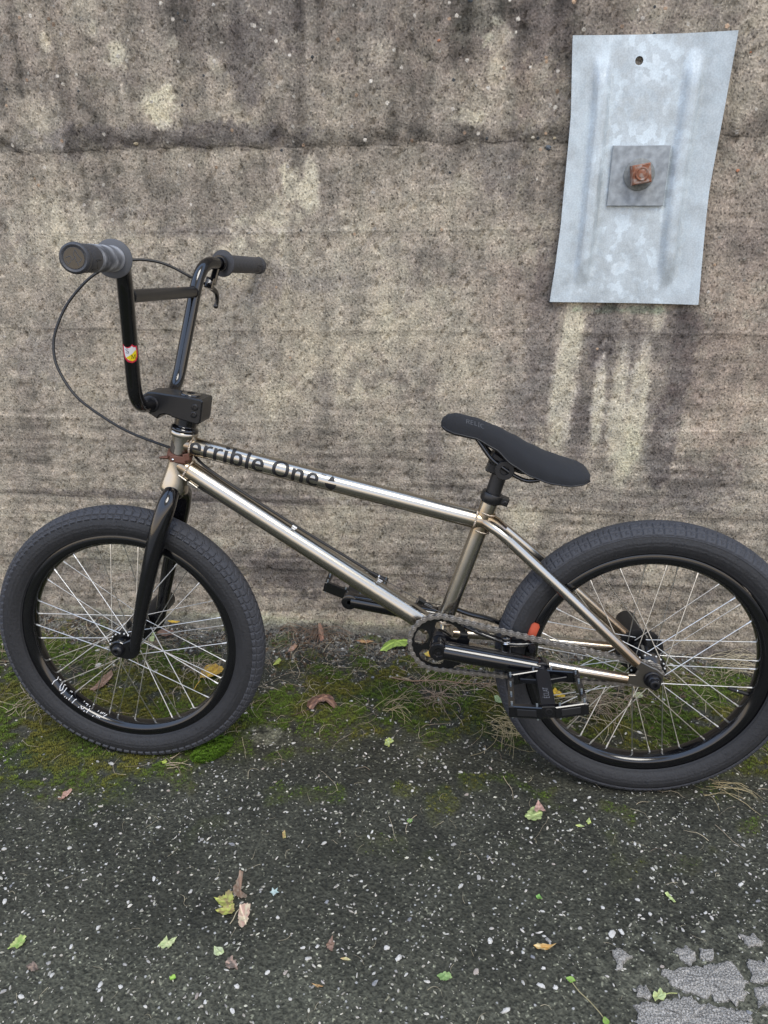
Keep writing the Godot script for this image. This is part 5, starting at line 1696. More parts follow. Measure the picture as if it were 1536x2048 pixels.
	# the drop-shaped mark after the name
	lay(mb, poly_tris([Vector2(0.2385, -0.0055), Vector2(0.2397, -0.010), Vector2(0.2440, -0.0155), Vector2(0.2490, -0.0180), Vector2(0.2540, -0.0155), Vector2(0.2575, -0.0095), Vector2(0.2580, -0.0045)]), 0.0022, f0)
	lay(mb, poly_tris([Vector2(0.2425, -0.0010), Vector2(0.2540, 0.0000), Vector2(0.2530, 0.0045), Vector2(0.2485, 0.0098), Vector2(0.2445, 0.0040)]), 0.0022, f0)
	obj("lettering", mb, mat.ink, frame)

func build_wheels(bike: Node3D, at: Transform3D, steer: Transform3D) -> void:
	# rear
	var w := part("rear_wheel", bike, at)
	build_tyre(w, 0.2314, 0.0293, false)
	build_rim(w)
	obj("hub", hub_lathe([Vector2(0.008, -0.052), Vector2(0.0120, -0.052), Vector2(0.0130, -0.040), Vector2(0.0310, -0.0370), Vector2(0.0318, -0.0355), Vector2(0.0310, -0.0335), Vector2(0.0170, -0.031), Vector2(0.0160, -0.020), Vector2(0.0160, 0.012), Vector2(0.0180, 0.018), Vector2(0.0310, 0.0205), Vector2(0.0318, 0.0220), Vector2(0.0310, 0.0240), Vector2(0.0200, 0.026), Vector2(0.0140, 0.033), Vector2(0.0140, 0.036)]), mat.rim, w)
	var rg := MB.new()
	rg.lathe([Vector2(0.0161, -0.003), Vector2(0.0166, -0.002), Vector2(0.0166, 0.004), Vector2(0.0161, 0.005)], Transform3D.IDENTITY, 30)
	obj("hub_ring", rg, mat.white, w)
	var hg := hub_lathe([Vector2(0.010, -0.050), Vector2(0.0400, -0.0455), Vector2(0.0420, -0.0440), Vector2(0.0420, -0.0425), Vector2(0.0390, -0.0420), Vector2(0.012, -0.044)])
	obj("hub_guard", hg, mat.satin, w)
	var cog := MB.new()
	cog.lathe([Vector2(0.010, 0.0360), Vector2(0.0150, 0.0370), Vector2(0.0170, 0.0395), Vector2(0.0172, 0.0432), Vector2(0.0140, 0.0450), Vector2(0.010, 0.0505)], Transform3D.IDENTITY, 18)
	obj("driver_cog", cog, mat.dark_steel, w)
	spoke_wheel(w, 0.0275, 0.0222, 0.0352, 0.12)
	var nut := MB.new()
	nut.lathe([Vector2(0.004, 0.0578), Vector2(0.0140, 0.0578), Vector2(0.0145, 0.0588), Vector2(0.0145, 0.0605), Vector2(0.0135, 0.0615), Vector2(0.0115, 0.0617)], Transform3D.IDENTITY, 30)
	nut.lathe([Vector2(0.0122, 0.0617), Vector2(0.0118, 0.0700)], Transform3D.IDENTITY, 6)
	nut.lathe([Vector2(0.0118, 0.0700), Vector2(0.0105, 0.0720), Vector2(0.0060, 0.0720)], Transform3D.IDENTITY, 6)
	nut.lathe([Vector2(0.0085, 0.0715), Vector2(0.0085, 0.0785), Vector2(0.0078, 0.0792), Vector2(0.0042, 0.0792), Vector2(0.0040, 0.0740), Vector2(0.0002, 0.0740)], Transform3D.IDENTITY, 20)
	obj("axle_nut", nut, mat.anod, w)
	var peg := MB.new()
	peg.lathe([Vector2(0.006, -0.0590), Vector2(0.0185, -0.0590), Vector2(0.0192, -0.0600), Vector2(0.0192, -0.1690), Vector2(0.0180, -0.1705), Vector2(0.0150, -0.1705), Vector2(0.0140, -0.150), Vector2(0.0002, -0.150)].map(func(q): return q), Transform3D(Basis.from_scale(Vector3(1, 1, 1)), Vector3.ZERO), 36)
	obj("peg", fix_normals(peg, Vector3.ZERO), mat.satin, w)
	# valve with its cap
	var vd := Vector3(cos(-0.279), sin(-0.279), 0)
	var vb := MB.new()
	vb.tube([vd * 0.188, vd * 0.168], 0.0036, 10)
	vb.tube([vd * 0.166, vd * 0.152], [0.0040, 0.0034], 10)
	obj("valve", vb, mat.satin, w)
	vb = MB.new()
	vb.tube([vd * 0.1685, vd * 0.1655], 0.0033, 10)
	obj("valve_collar", vb, mat.chrome, w)
	# front
	var fwh := part("front_wheel", bike, steer * Transform3D(Basis(Vector3(0, 0, 1), PI / 2 - HEAD_ANGLE), Vector3(-0.0305, 0, 0)))
	build_tyre(fwh, 0.2288, 0.0290, true)
	build_rim(fwh)
	obj("hub", hub_lathe([Vector2(0.0090, -0.0475), Vector2(0.0130, -0.0460), Vector2(0.0140, -0.0380), Vector2(0.0270, -0.0360), Vector2(0.0276, -0.0348), Vector2(0.0270, -0.0330), Vector2(0.0150, -0.0290), Vector2(0.0130, -0.0150), Vector2(0.0130, 0.0150), Vector2(0.0150, 0.0290), Vector2(0.0270, 0.0330), Vector2(0.0276, 0.0348), Vector2(0.0270, 0.0360), Vector2(0.0140, 0.0380), Vector2(0.0130, 0.0460), Vector2(0.0090, 0.0475)]), mat.rim, fwh)
	spoke_wheel(fwh, 0.0240, 0.0347, 0.0347, 0.30)
	var bolt := MB.new()
	bolt.lathe([Vector2(0.0110, 0.0562), Vector2(0.0110, 0.0595), Vector2(0.0100, 0.0630), Vector2(0.0078, 0.0655), Vector2(0.0048, 0.0662), Vector2(0.0036, 0.0655), Vector2(0.0034, 0.0620), Vector2(0.0002, 0.0620)], Transform3D.IDENTITY, 30)
	obj("axle_bolt", bolt, mat.anod, fwh)
	peg = MB.new()
	peg.lathe([Vector2(0.006, -0.0590), Vector2(0.0185, -0.0590), Vector2(0.0192, -0.0600), Vector2(0.0192, -0.1690), Vector2(0.0180, -0.1705), Vector2(0.0150, -0.1705), Vector2(0.0140, -0.150), Vector2(0.0002, -0.150)], Transform3D.IDENTITY, 36)
	obj("peg", fix_normals(peg, Vector3.ZERO), mat.satin, fwh)
	# white outline lettering on the rim, as far as it can be made out
	var marks := [[[-0.1319, -0.1444], [-0.1295, -0.1377], [-0.1239, -0.1337], [-0.1223, -0.1284]], [[-0.1194, -0.1322], [-0.1177, -0.1348], [-0.1161, -0.1337]],
		[[-0.1123, -0.1372], [-0.1168, -0.1462], [-0.1155, -0.1537], [-0.1114, -0.1524], [-0.1104, -0.1456], [-0.1091, -0.1409], [-0.1062, -0.1420]], [[-0.1124, -0.1602], [-0.1074, -0.1553], [-0.1038, -0.1466]],
		[[-0.1051, -0.1658], [-0.0953, -0.1509], [-0.0921, -0.1520], [-0.1003, -0.1668]], [[-0.0954, -0.1689], [-0.0910, -0.1593]], [[-0.0878, -0.1733], [-0.0844, -0.1668], [-0.0819, -0.1648]],
		[[-0.0744, -0.1795], [-0.0664, -0.1640]], [[-0.0703, -0.1749], [-0.0677, -0.1805], [-0.0650, -0.1796], [-0.0585, -0.1690], [-0.0633, -0.1680]], [[-0.0625, -0.1847], [-0.0539, -0.1712]], [[-0.0568, -0.1854], [-0.0532, -0.1766]],
		[[-0.0440, -0.1897], [-0.0361, -0.1758]], [[-0.0367, -0.1883], [-0.0302, -0.1771]], [[-0.0340, -0.1890], [-0.0272, -0.1770]], [[-0.0309, -0.1896], [-0.0238, -0.1770]], [[-0.0240, -0.1850], [-0.0195, -0.1789]]]
	var mk := MB.new()
	for m in marks:
		var pl := []
		for q in m:
			var along := (0.1950 - Vector2(q[0], q[1]).length()) / 0.020
			var bed := [Vector2(0.1958, 0.0167), Vector2(0.1945, 0.0162), Vector2(0.1908, 0.0138), Vector2(0.1882, 0.0100), Vector2(0.1868, 0.0060), Vector2(0.1862, 0.0), Vector2(0.1868, -0.0060)]
			var want := clampf(along, 0.0, 1.0) * 0.020
			var k := 0
			while k < 5 and want > (bed[k + 1] - bed[k]).length():
				want -= (bed[k + 1] - bed[k]).length()
				k += 1
			var dirn: Vector2 = (bed[k + 1] - bed[k]).normalized()
			var spot: Vector2 = bed[k] + dirn * want + Vector2(dirn.y, -dirn.x) * 0.0005
			var rr := spot.x
			var zz := spot.y
			var u := Vector2(q[0], q[1]).normalized() * rr
			var turn := Transform3D(Basis(Vector3(0, 0, 1), -(PI / 2 - HEAD_ANGLE)), Vector3.ZERO)
			pl.append(turn * Vector3(u.x, u.y, zz))
		mk.tube(pl, 0.0008, 5, true, null, 1.0)
	obj("rim_lettering", mk, mat.white, fwh)

func fix_normals(mb: MB, axis_point: Vector3) -> MB:    # a lathe whose profile ran backwards
	for i in mb.n.size(): mb.n[i] = -mb.n[i]
	var ids := mb.idx
	mb.idx = PackedInt32Array()
	for t in range(0, ids.size(), 3): mb.tri(ids[t], ids[t + 1], ids[t + 2])
	return mb

func build_fork(bike: Node3D, steer: Transform3D) -> void:
	var fork := part("fork", bike, steer)
	for s in [1.0, -1.0]:
		var mb := MB.new()
		var pts := curve_path([Vector3(0.0, 0.3125, 0.004 * s), Vector3(0.003, 0.309, 0.021 * s), Vector3(0.0048, 0.295, 0.0375 * s), Vector3(0.0040, 0.268, 0.0465 * s), Vector3(0.0018, 0.222, 0.0515 * s), Vector3(-0.001, 0.13, 0.0545 * s), Vector3(-0.001, 0.045, 0.056 * s), Vector3(-0.001, 0.010, 0.0562 * s)], 6)
		var rad := []
		for p in pts: rad.append(sample([0.010, 0.045, 0.13, 0.222, 0.268, 0.295, 0.3125], [0.0102, 0.0108, 0.0135, 0.0158, 0.0165, 0.0160, 0.0135], p.y))
		mb.tube(pts, rad, 28)
		obj("leg", mb, mat.gloss, fork)
		mb = MB.new()
		var hull := []
		for k in 13:
			var a := deg_to_rad(70.0 + 220.0 * k / 12.0)
			hull.append(Vector2(-0.0305 + 0.0168 * cos(a), 0.0168 * sin(a)))
		hull.append_array([Vector2(-0.012, -0.0150), Vector2(0.001, -0.0085), Vector2(0.0075, 0.002), Vector2(0.0080, 0.016), Vector2(0.004, 0.026), Vector2(-0.0085, 0.030), Vector2(-0.0125, 0.026)])
		mb.prism(hull, 0.0490 if s > 0 else -0.0562, 0.0562 if s > 0 else -0.0490, 0.0012)
		obj("dropout", mb, mat.gloss, fork)
	var cr := MB.new()
	cr.lathe([Vector2(0.008, 0.296), Vector2(0.0150, 0.2975), Vector2(0.0175, 0.303), Vector2(0.0178, 0.3078), Vector2(0.0140, 0.3085)], Transform3D(Basis(Vector3(1, 0, 0), -PI / 2), Vector3.ZERO), 30)
	obj("crown", cr, mat.gloss, fork)
	var st := MB.new()
	st.lathe([Vector2(0.0142, 0.405), Vector2(0.0142, 0.480)], Transform3D(Basis(Vector3(1, 0, 0), -PI / 2), Vector3.ZERO), 28)
	obj("steerer", st, mat.gloss, fork)
	var dec := MB.new()
	lay(dec, poly_tris([Vector2(-0.0035, -0.006), Vector2(0.0035, -0.006), Vector2(0.0035, 0.006), Vector2(-0.0035, 0.006)]), 0.003, on_tube(Vector3(0.001, 0.176, -0.0530), Vector3(0, 1, 0), Vector3(0.7, 0, 0.7), 0.0152))
	obj("decal", dec, mat.flange, fork)

func along_y(p := Vector3.ZERO) -> Transform3D:
	return Transform3D(Basis(Vector3(1, 0, 0), -PI / 2), p)

func build_cockpit(bike: Node3D, steer: Transform3D) -> void:
	# headset
	var hs := part("headset", bike, steer)
	var mb := MB.new()
	mb.lathe([Vector2(0.0190, 0.4105), Vector2(0.0232, 0.4112), Vector2(0.0242, 0.4130), Vector2(0.0242, 0.4185), Vector2(0.0232, 0.4200), Vector2(0.0150, 0.4200)], along_y(), 44)
	obj("bearing_cup", mb, mat.steel, hs)
	mb = MB.new()
	mb.lathe([Vector2(0.0170, 0.4203), Vector2(0.0232, 0.4205), Vector2(0.0240, 0.4218), Vector2(0.0236, 0.4245), Vector2(0.0215, 0.4275), Vector2(0.0185, 0.4290), Vector2(0.0180, 0.4305), Vector2(0.0190, 0.4310), Vector2(0.0190, 0.4440)], along_y(), 44)
	obj("top_cover", mb, mat.gloss, hs)
	# stem
	var stem := part("stem", bike, steer)
	mb = MB.new()
	mb.prism([Vector2(0.0315, 0.4465), Vector2(0.0322, 0.4520), Vector2(0.0300, 0.4830), Vector2(0.0270, 0.4862), Vector2(0.0050, 0.4842), Vector2(-0.0350, 0.4788), Vector2(-0.0520, 0.4768), Vector2(-0.0640, 0.4738), Vector2(-0.0705, 0.4670), Vector2(-0.0722, 0.4575), Vector2(-0.0700, 0.4480), Vector2(-0.0630, 0.4415), Vector2(-0.0540, 0.4385), Vector2(-0.0410, 0.4335), Vector2(-0.0365, 0.4415), Vector2(-0.0290, 0.4450), Vector2(-0.0190, 0.4450), Vector2(-0.0170, 0.4435), Vector2(0.0280, 0.4432)], -0.0262, 0.0262, 0.0022)
	obj("clamp_block", mb, mat.black, stem)
	mb = MB.new()
	mb.lathe([Vector2(0.0180, 0.4820), Vector2(0.0180, 0.4868), Vector2(0.0170, 0.4880), Vector2(0.0075, 0.4880), Vector2(0.0055, 0.4868), Vector2(0.0040, 0.4868), Vector2(0.0038, 0.4845), Vector2(0.0002, 0.4845)], Transform3D(Basis(Vector3(0, 0, 1), 0.1) * Basis(Vector3(1, 0, 0), -PI / 2), Vector3(0.048, 0.0, 0)), 36)
	obj("top_cap", mb, mat.gloss, stem)
	for k in 2:
		mb = MB.new()
		var c := Vector3(0.0190, 0.4712 - 0.0128 * k, 0.0262)
		mb.lathe([Vector2(0.0056, -0.001), Vector2(0.0056, 0.0008), Vector2(0.0050, 0.0014), Vector2(0.0030, 0.0014), Vector2(0.0028, -0.0005), Vector2(0.0002, -0.0005)], Transform3D(Basis.IDENTITY, c), 20)
		obj("bolt", mb, mat.anod if k else mat.black, stem)
	mb = MB.new()
	mb.lathe([Vector2(0.0132, 0.0262), Vector2(0.0142, 0.0266), Vector2(0.0142, 0.0280), Vector2(0.0122, 0.0292), Vector2(0.0112, 0.0292)], Transform3D(Basis.IDENTITY, Vector3(-0.0552, 0.4556, 0)), 30)
	obj("clamp_ring", mb, mat.anod, stem)
	mb = MB.new()
	mb.lathe([Vector2(0.0132, 0.0262), Vector2(0.0142, 0.0266), Vector2(0.0142, 0.0280), Vector2(0.0122, 0.0292), Vector2(0.0112, 0.0292)], Transform3D(Basis(Vector3.UP, PI), Vector3(-0.0552, 0.4556, 0)), 30)
	obj("clamp_ring", mb, mat.anod, stem)
	# handlebar
	var bar := part("handlebar", bike, steer)
	var half := [Vector3(-0.0552, 0.4556, 0.0), Vector3(-0.0550, 0.4560, 0.0830), Vector3(-0.0760, 0.6830, 0.1575), Vector3(-0.0575, 0.6870, 0.2260), Vector3(-0.0300, 0.6920, 0.3790)]
	var right := []
	for q in half: right.append(Vector3(q.x, q.y, -q.z))
	right.reverse()
	var ctrl := right.slice(0, right.size() - 1) + half.slice(1)
	# control points: end, flange, upper bend, lower bend, lower bend, upper bend, flange, end
	mb = MB.new()
	mb.tube(smooth_path(ctrl, [0.004, 0.048, 0.046, 0.046, 0.048, 0.004], 12), 0.0112, 28)
	obj("bar_tube", mb, mat.gloss, bar)
	var lo: Vector3 = half[1]
	var up: Vector3 = half[2]
	var cp := lo.lerp(up, 0.775)
	mb = MB.new()
	mb.tube([Vector3(cp.x, cp.y, -cp.z), Vector3(cp.x, cp.y, cp.z)], 0.0096, 22)
	obj("crossbar", mb, mat.black, bar)
	for s in [1.0, -1.0]:
		mb = MB.new()
		weld(mb, Vector3(cp.x, cp.y, (cp.z - 0.0118) * s), Vector3(0, 0, 1), 0.0100, 0.0016, 26)
		obj("weld", mb, mat.black, bar)
	# shield sticker
	var dirn := (up - lo).normalized()
	var sp := lo.lerp(up, 0.43)
	var facing := Vector3(0.20, 0.15, 1.0)
	var turned := func(q: Vector2) -> Vector2: return Vector2(q.y, -q.x)
	var f1 := on_tube(sp, dirn, facing, 0.0114)
	var shield := [Vector2(-0.0105, 0.0125), Vector2(-0.0065, 0.0095), Vector2(-0.002, 0.0092), Vector2(0.0025, 0.0110), Vector2(0.0052, 0.0142), Vector2(0.0085, 0.0110), Vector2(0.0130, 0.0100), Vector2(0.0138, 0.0), Vector2(0.0130, -0.008), Vector2(0.0095, -0.0135), Vector2(0.0035, -0.0160), Vector2(-0.003, -0.0148), Vector2(-0.0080, -0.0105), Vector2(-0.0102, -0.004)]
	var inner := []
	for q in shield: inner.append(Vector2((q.x - 0.0015) * 0.78 + 0.0015, (q.y + 0.001) * 0.80 - 0.0005))
	var sticker := part("sticker", bar)
	for lay_ in [["border", shield, mat.red, 0.0], ["white_field", inner, mat.white, 0.00012], ["yellow_field", [Vector2(-0.0060, -0.0085), Vector2(0.0035, -0.0131), Vector2(0.0082, -0.0112), Vector2(0.0108, -0.0062), Vector2(0.0112, 0.0030), Vector2(0.0090, 0.0040), Vector2(0.0045, -0.0008)], mat.yellow, 0.00024]]:
		mb = MB.new()
		var tr := poly_tris((lay_[1] as Array).map(func(q): return turned.call(q)))
		lay(mb, tr, 0.003, on_tube(sp, dirn, facing, 0.01145 + lay_[3]))
		# sub-parts of the handlebar stay on one level
		obj("sticker_" + lay_[0], mb, lay_[2], bar)
	sticker.queue_free()
	bar.remove_child(sticker)
	for t in [["S", Vector2(-0.0052, -0.0008), 0.0078, mat.navy], ["M", Vector2(0.0022, -0.0090), 0.0062, mat.ink]]:
		mb = MB.new()
		var tr := text_tris(t[0], t[2], true)
		for i in tr.size(): tr[i] = turned.call(tr[i] + t[1])
		lay(mb, tr, 0.002, on_tube(sp, dirn, facing, 0.01145 + 0.00036))
		obj("sticker_letter", mb, t[3], bar)
	# grips
	for s in [1.0, -1.0]:
		var a: Vector3 = half[3]
		var b: Vector3 = half[4]
		a.z *= s; b.z *= s
		var xf := axis_xf(a, b - a)
		var L := (b - a).length()
		mb = MB.new()
		var prof := [Vector2(0.0112, -0.0035), Vector2(0.0235, -0.0025), Vector2(0.0245, -0.001), Vector2(0.0243, 0.0008), Vector2(0.0225, 0.0020), Vector2(0.0160, 0.0032)]
		mb.lathe(prof, xf, 44)
		obj("grip_flange", mb, mat.flange if s > 0 else mat.grip, bar)
		mb = MB.new()
		prof = [Vector2(0.0160, 0.0032)]
		var ribs := 16
		for i in ribs:
			var z0 := 0.004 + (L - 0.060) * i / ribs
			var dz := (L - 0.060) / ribs
			prof.append_array([Vector2(0.0158, z0), Vector2(0.0163, z0 + dz * 0.25), Vector2(0.0163, z0 + dz * 0.75), Vector2(0.0158, z0 + dz * 0.95)])
		mb.lathe(prof, xf, 40)
		obj("grip_sleeve", mb, mat.grip_worn if s > 0 else mat.grip, bar)
		mb = MB.new()
		mb.lathe([Vector2(0.0157, L - 0.0585), Vector2(0.0160, L - 0.050), Vector2(0.0160, L - 0.016), Vector2(0.0150, L - 0.0145), Vector2(0.0152, L - 0.0125), Vector2(0.0168, L - 0.0105), Vector2(0.0172, L - 0.005), Vector2(0.0165, L - 0.0008), Vector2(0.0145, L + 0.0008), Vector2(0.0128, L + 0.0004), Vector2(0.0120, L - 0.0006), Vector2(0.0002, L - 0.0006)], xf, 40)
		obj("grip_end", mb, mat.grip, bar)
		# raised mark on the end cap and the moulded window on the grip
		mb = MB.new()
		for st in [[[-0.009, -0.002], [-0.004, 0.001], [-0.002, -0.003], [0.001, 0.001], [0.003, -0.004]], [[0.0, 0.009], [0.004, 0.004], [0.008, 0.001], [0.006, -0.003]], [[0.0, 0.009], [-0.001, 0.004], [0.002, 0.001]], [[-0.003, -0.004], [-0.005, -0.008], [-0.008, -0.005]], [[0.004, -0.003], [0.006, -0.007]]]:
			var pl := []
			for q in st: pl.append(xf * Vector3(q[0] * s, q[1], L - 0.0004))
			mb.tube(curve_path(pl, 4), 0.0007, 5)
		obj("grip_mark", mb, mat.grip, bar)
		mb = MB.new()
		var fg := on_tube(xf * Vector3(0, 0, L - 0.036), xf.basis.z, Vector3(0.9, -0.2, 0.1), 0.0161)
		for e in [[[-0.009, -0.006], [0.009, -0.006], [0.009, 0.006], [-0.004, 0.007], [-0.009, -0.006]], [[-0.006, 0.004], [0.006, -0.004]]]:
			var pl := []
			for q in e:
				var r: Array = fg.call(Vector2(q[0], q[1]))
				pl.append(r[0])
			mb.tube(pl, 0.0006, 5)
		obj("grip_window", mb, mat.black, bar)

func build_seat(bike: Node3D, at: Transform3D) -> void:
	var seat := part("saddle", bike, at)
	var xs := [-0.3655, -0.362, -0.355, -0.341, -0.310, -0.276, -0.250, -0.219, -0.190, -0.160, -0.140, -0.129, -0.1245]
	var yt := [0.4200, 0.4265, 0.4315, 0.4335, 0.4265, 0.4135, 0.4005, 0.3840, 0.3705, 0.3600, 0.3530, 0.3475, 0.3420]
	var ye := [0.4185, 0.4140, 0.4095, 0.4050, 0.3995, 0.3830, 0.3600, 0.3440, 0.3365, 0.3345, 0.3370, 0.3395, 0.3410]
	var hw := [0.0010, 0.0080, 0.0135, 0.0185, 0.0215, 0.0260, 0.0330, 0.0450, 0.0560, 0.0620, 0.0590, 0.0470, 0.0240]
	var surf := func(x: float, a: float, lift: float) -> Vector3:
		var t: float = sample(xs, yt, x)
		var e: float = sample(xs, ye, x)
		var w: float = sample(xs, hw, x)
		var c := cos(a)
		var s := sin(a)
		var z := w * signf(c) * pow(absf(c), 0.85)
		var y: float
		if s >= 0.0: y = e + (t - e) * pow(s, 0.80)
		else: y = e - 0.0075 * pow(-s, 0.6)
		var dirn := Vector3(0.30 * s, s, c).normalized()
		return Vector3(x, y, z) + dirn * lift
	var nu := 70
	var nv := 65
	var pos := []
	for i in nu:
		var t := float(i) / (nu - 1)
		t = 0.5 - 0.5 * cos(PI * t)
		var x: float = lerpf(xs[0], xs[-1], t)
		for j in nv: pos.append(surf.call(x, TAU * j / (nv - 1), 0.0))
	var mb := MB.new()
	mb.grid(pos, nu, nv)
	# outward normals
	var centre := Vector3(-0.245, 0.378, 0)
	var wrong := 0
	for i in range(0, mb.n.size(), 7):
		var p := mb.v[i]
		if mb.n[i].dot(p - Vector3(p.x, sample(xs, ye, p.x) + 0.004, 0)) < 0.0: wrong += 1
	if wrong * 14 > mb.n.size(): fix_normals(mb, centre)
	obj("cover", mb, mat.seat, seat)
	# stitched lower edge
	mb = MB.new()
	var rim := []
	for i in 40:
		var x: float = lerpf(xs[1], xs[-2], i / 39.0)
		rim.append(surf.call(x, -0.12, 0.0))
	for i in 40:
		var x: float = lerpf(xs[-2], xs[1], i / 39.0)
		rim.append(surf.call(x, PI + 0.12, 0.0))
	mb.tube(rim, 0.0016, 6, false)
	obj("edge_piping", mb, mat.satin, seat)
	# printed name on the nose
	mb = MB.new()
	var tr := text_tris("RELIC", 0.0092, false, -0.3)
	var hi := Vector2.ZERO
	for p in tr: hi = hi.max(p)
	for i in tr.size(): tr[i] = Vector2(tr[i].x * 0.0305 / hi.x, tr[i].y)
	lay(mb, tr, 0.003, func(q: Vector2) -> Array:
		var x := -0.3245 + q.x * 0.93
		var a := 0.62 + q.y / 0.020 * 0.8
		return [surf.call(x, a, 0.0004), Vector3(0.25, 0.7, 0.66)])
	obj("lettering", mb, mat.seat_print, seat)
	# rails
	for s in [1.0, -1.0]:
		mb = MB.new()
		mb.tube(curve_path([Vector3(-0.318, 0.402, 0.010 * s), Vector3(-0.306, 0.394, 0.017 * s), Vector3(-0.2835, 0.3645, 0.0215 * s), Vector3(-0.264, 0.3500, 0.0220 * s), Vector3(-0.243, 0.3365, 0.0220 * s), Vector3(-0.224, 0.3300, 0.0260 * s), Vector3(-0.205, 0.3330, 0.0320 * s)], 7), 0.0034, 10)
		obj("rail", mb, mat.gloss, seat)
	# seat post with its clamp head
	var post := part("seat_post", bike, at)
	var st_dir := (Vector3(-0.2815, 0.2835, 0) - BB).normalized()
	var top := Vector3(-0.2640, 0.3440, 0)
	mb = MB.new()
	mb.tube([Vector3(-0.2850, 0.2700, 0), top - st_dir * 0.004], 0.0128, 26)
	obj("tube", mb, mat.satin, post)
	mb = MB.new()
	mb.lathe([Vector2(0.0055, -0.0255), Vector2(0.0150, -0.0255), Vector2(0.0158, -0.0245), Vector2(0.0158, 0.0245), Vector2(0.0150, 0.0255), Vector2(0.0080, 0.0255), Vector2(0.0070, 0.0215), Vector2(0.0002, 0.0215)], Transform3D(Basis.IDENTITY, Vector3(-0.2605, 0.3455, 0)), 34)
	obj("clamp_head", mb, mat.satin, post)
	mb = MB.new()
	mb.box(Vector3(-0.2785, 0.3445, 0), Vector3(0.020, 0.016, 0.026), 0.002, Basis(Vector3(0, 0, 1), -0.35))
	mb.box(Vector3(-0.2660, 0.3600, 0), Vector3(0.034, 0.010, 0.036), 0.002, Basis(Vector3(0, 0, 1), -0.6))
	obj("clamp_plate", mb, mat.satin, post)
	# seat tube collar
	var col := part("seat_collar", bike, at)
	var cc := Vector3(-0.2780, 0.2935, 0)
	mb = MB.new()
	mb.lathe([Vector2(0.0140, -0.0075), Vector2(0.0180, -0.0075), Vector2(0.0186, -0.0065), Vector2(0.0186, 0.0065), Vector2(0.0180, 0.0075), Vector2(0.0128, 0.0075)], axis_xf(cc, st_dir), 36)
	obj("ring", mb, mat.black, col)
	mb = MB.new()
	var side := Vector3(st_dir.y, -st_dir.x, 0)
	mb.box(cc + side * 0.0215, Vector3(0.014, 0.0135, 0.019), 0.0015, Basis(side, st_dir, Vector3(0, 0, 1)))
	obj("lug", mb, mat.black, col)
	mb = MB.new()
	mb.lathe([Vector2(0.0045, 0.0), Vector2(0.0045, 0.0022), Vector2(0.0038, 0.0028), Vector2(0.0022, 0.0028), Vector2(0.002, 0.001), Vector2(0.0002, 0.001)], Transform3D(Basis.IDENTITY, cc + side * 0.0225 + Vector3(0, -0.001, 0.0090)), 16)
	obj("bolt", mb, mat.anod, col)

func chain_link_mesh(outer: bool) -> ArrayMesh:
	var mb := MB.new()
	var pl := []
	for k in 9:
		var a := deg_to_rad(100.0 + 160.0 * k / 8.0)
		pl.append(Vector2(0.0047 * cos(a), 0.0047 * sin(a)))
	pl.append(Vector2(0.00635, -0.0027))
	for k in 9:
		var a := deg_to_rad(-80.0 + 160.0 * k / 8.0)
		pl.append(Vector2(0.0127 + 0.0047 * cos(a), 0.0047 * sin(a)))
	pl.append(Vector2(0.00635, 0.0027))
	var z := 0.0033 if outer else 0.0020
	mb.prism(pl, z, z + 0.0012, 0.0003)
	mb.prism(pl, -z - 0.0012, -z, 0.0003)
	for q in 2:
		if outer: mb.lathe([Vector2(0.0018, -0.0052), Vector2(0.0019, 0.0050), Vector2(0.0014, 0.0054), Vector2(0.0002, 0.0055)], Transform3D(Basis.IDENTITY, Vector3(0.0127 * q, 0, 0)), 8)
		else: mb.lathe([Vector2(0.0038, -0.0019), Vector2(0.0038, 0.0019)], Transform3D(Basis.IDENTITY, Vector3(0.0127 * q, 0, 0)), 10)
	return mb.mesh()

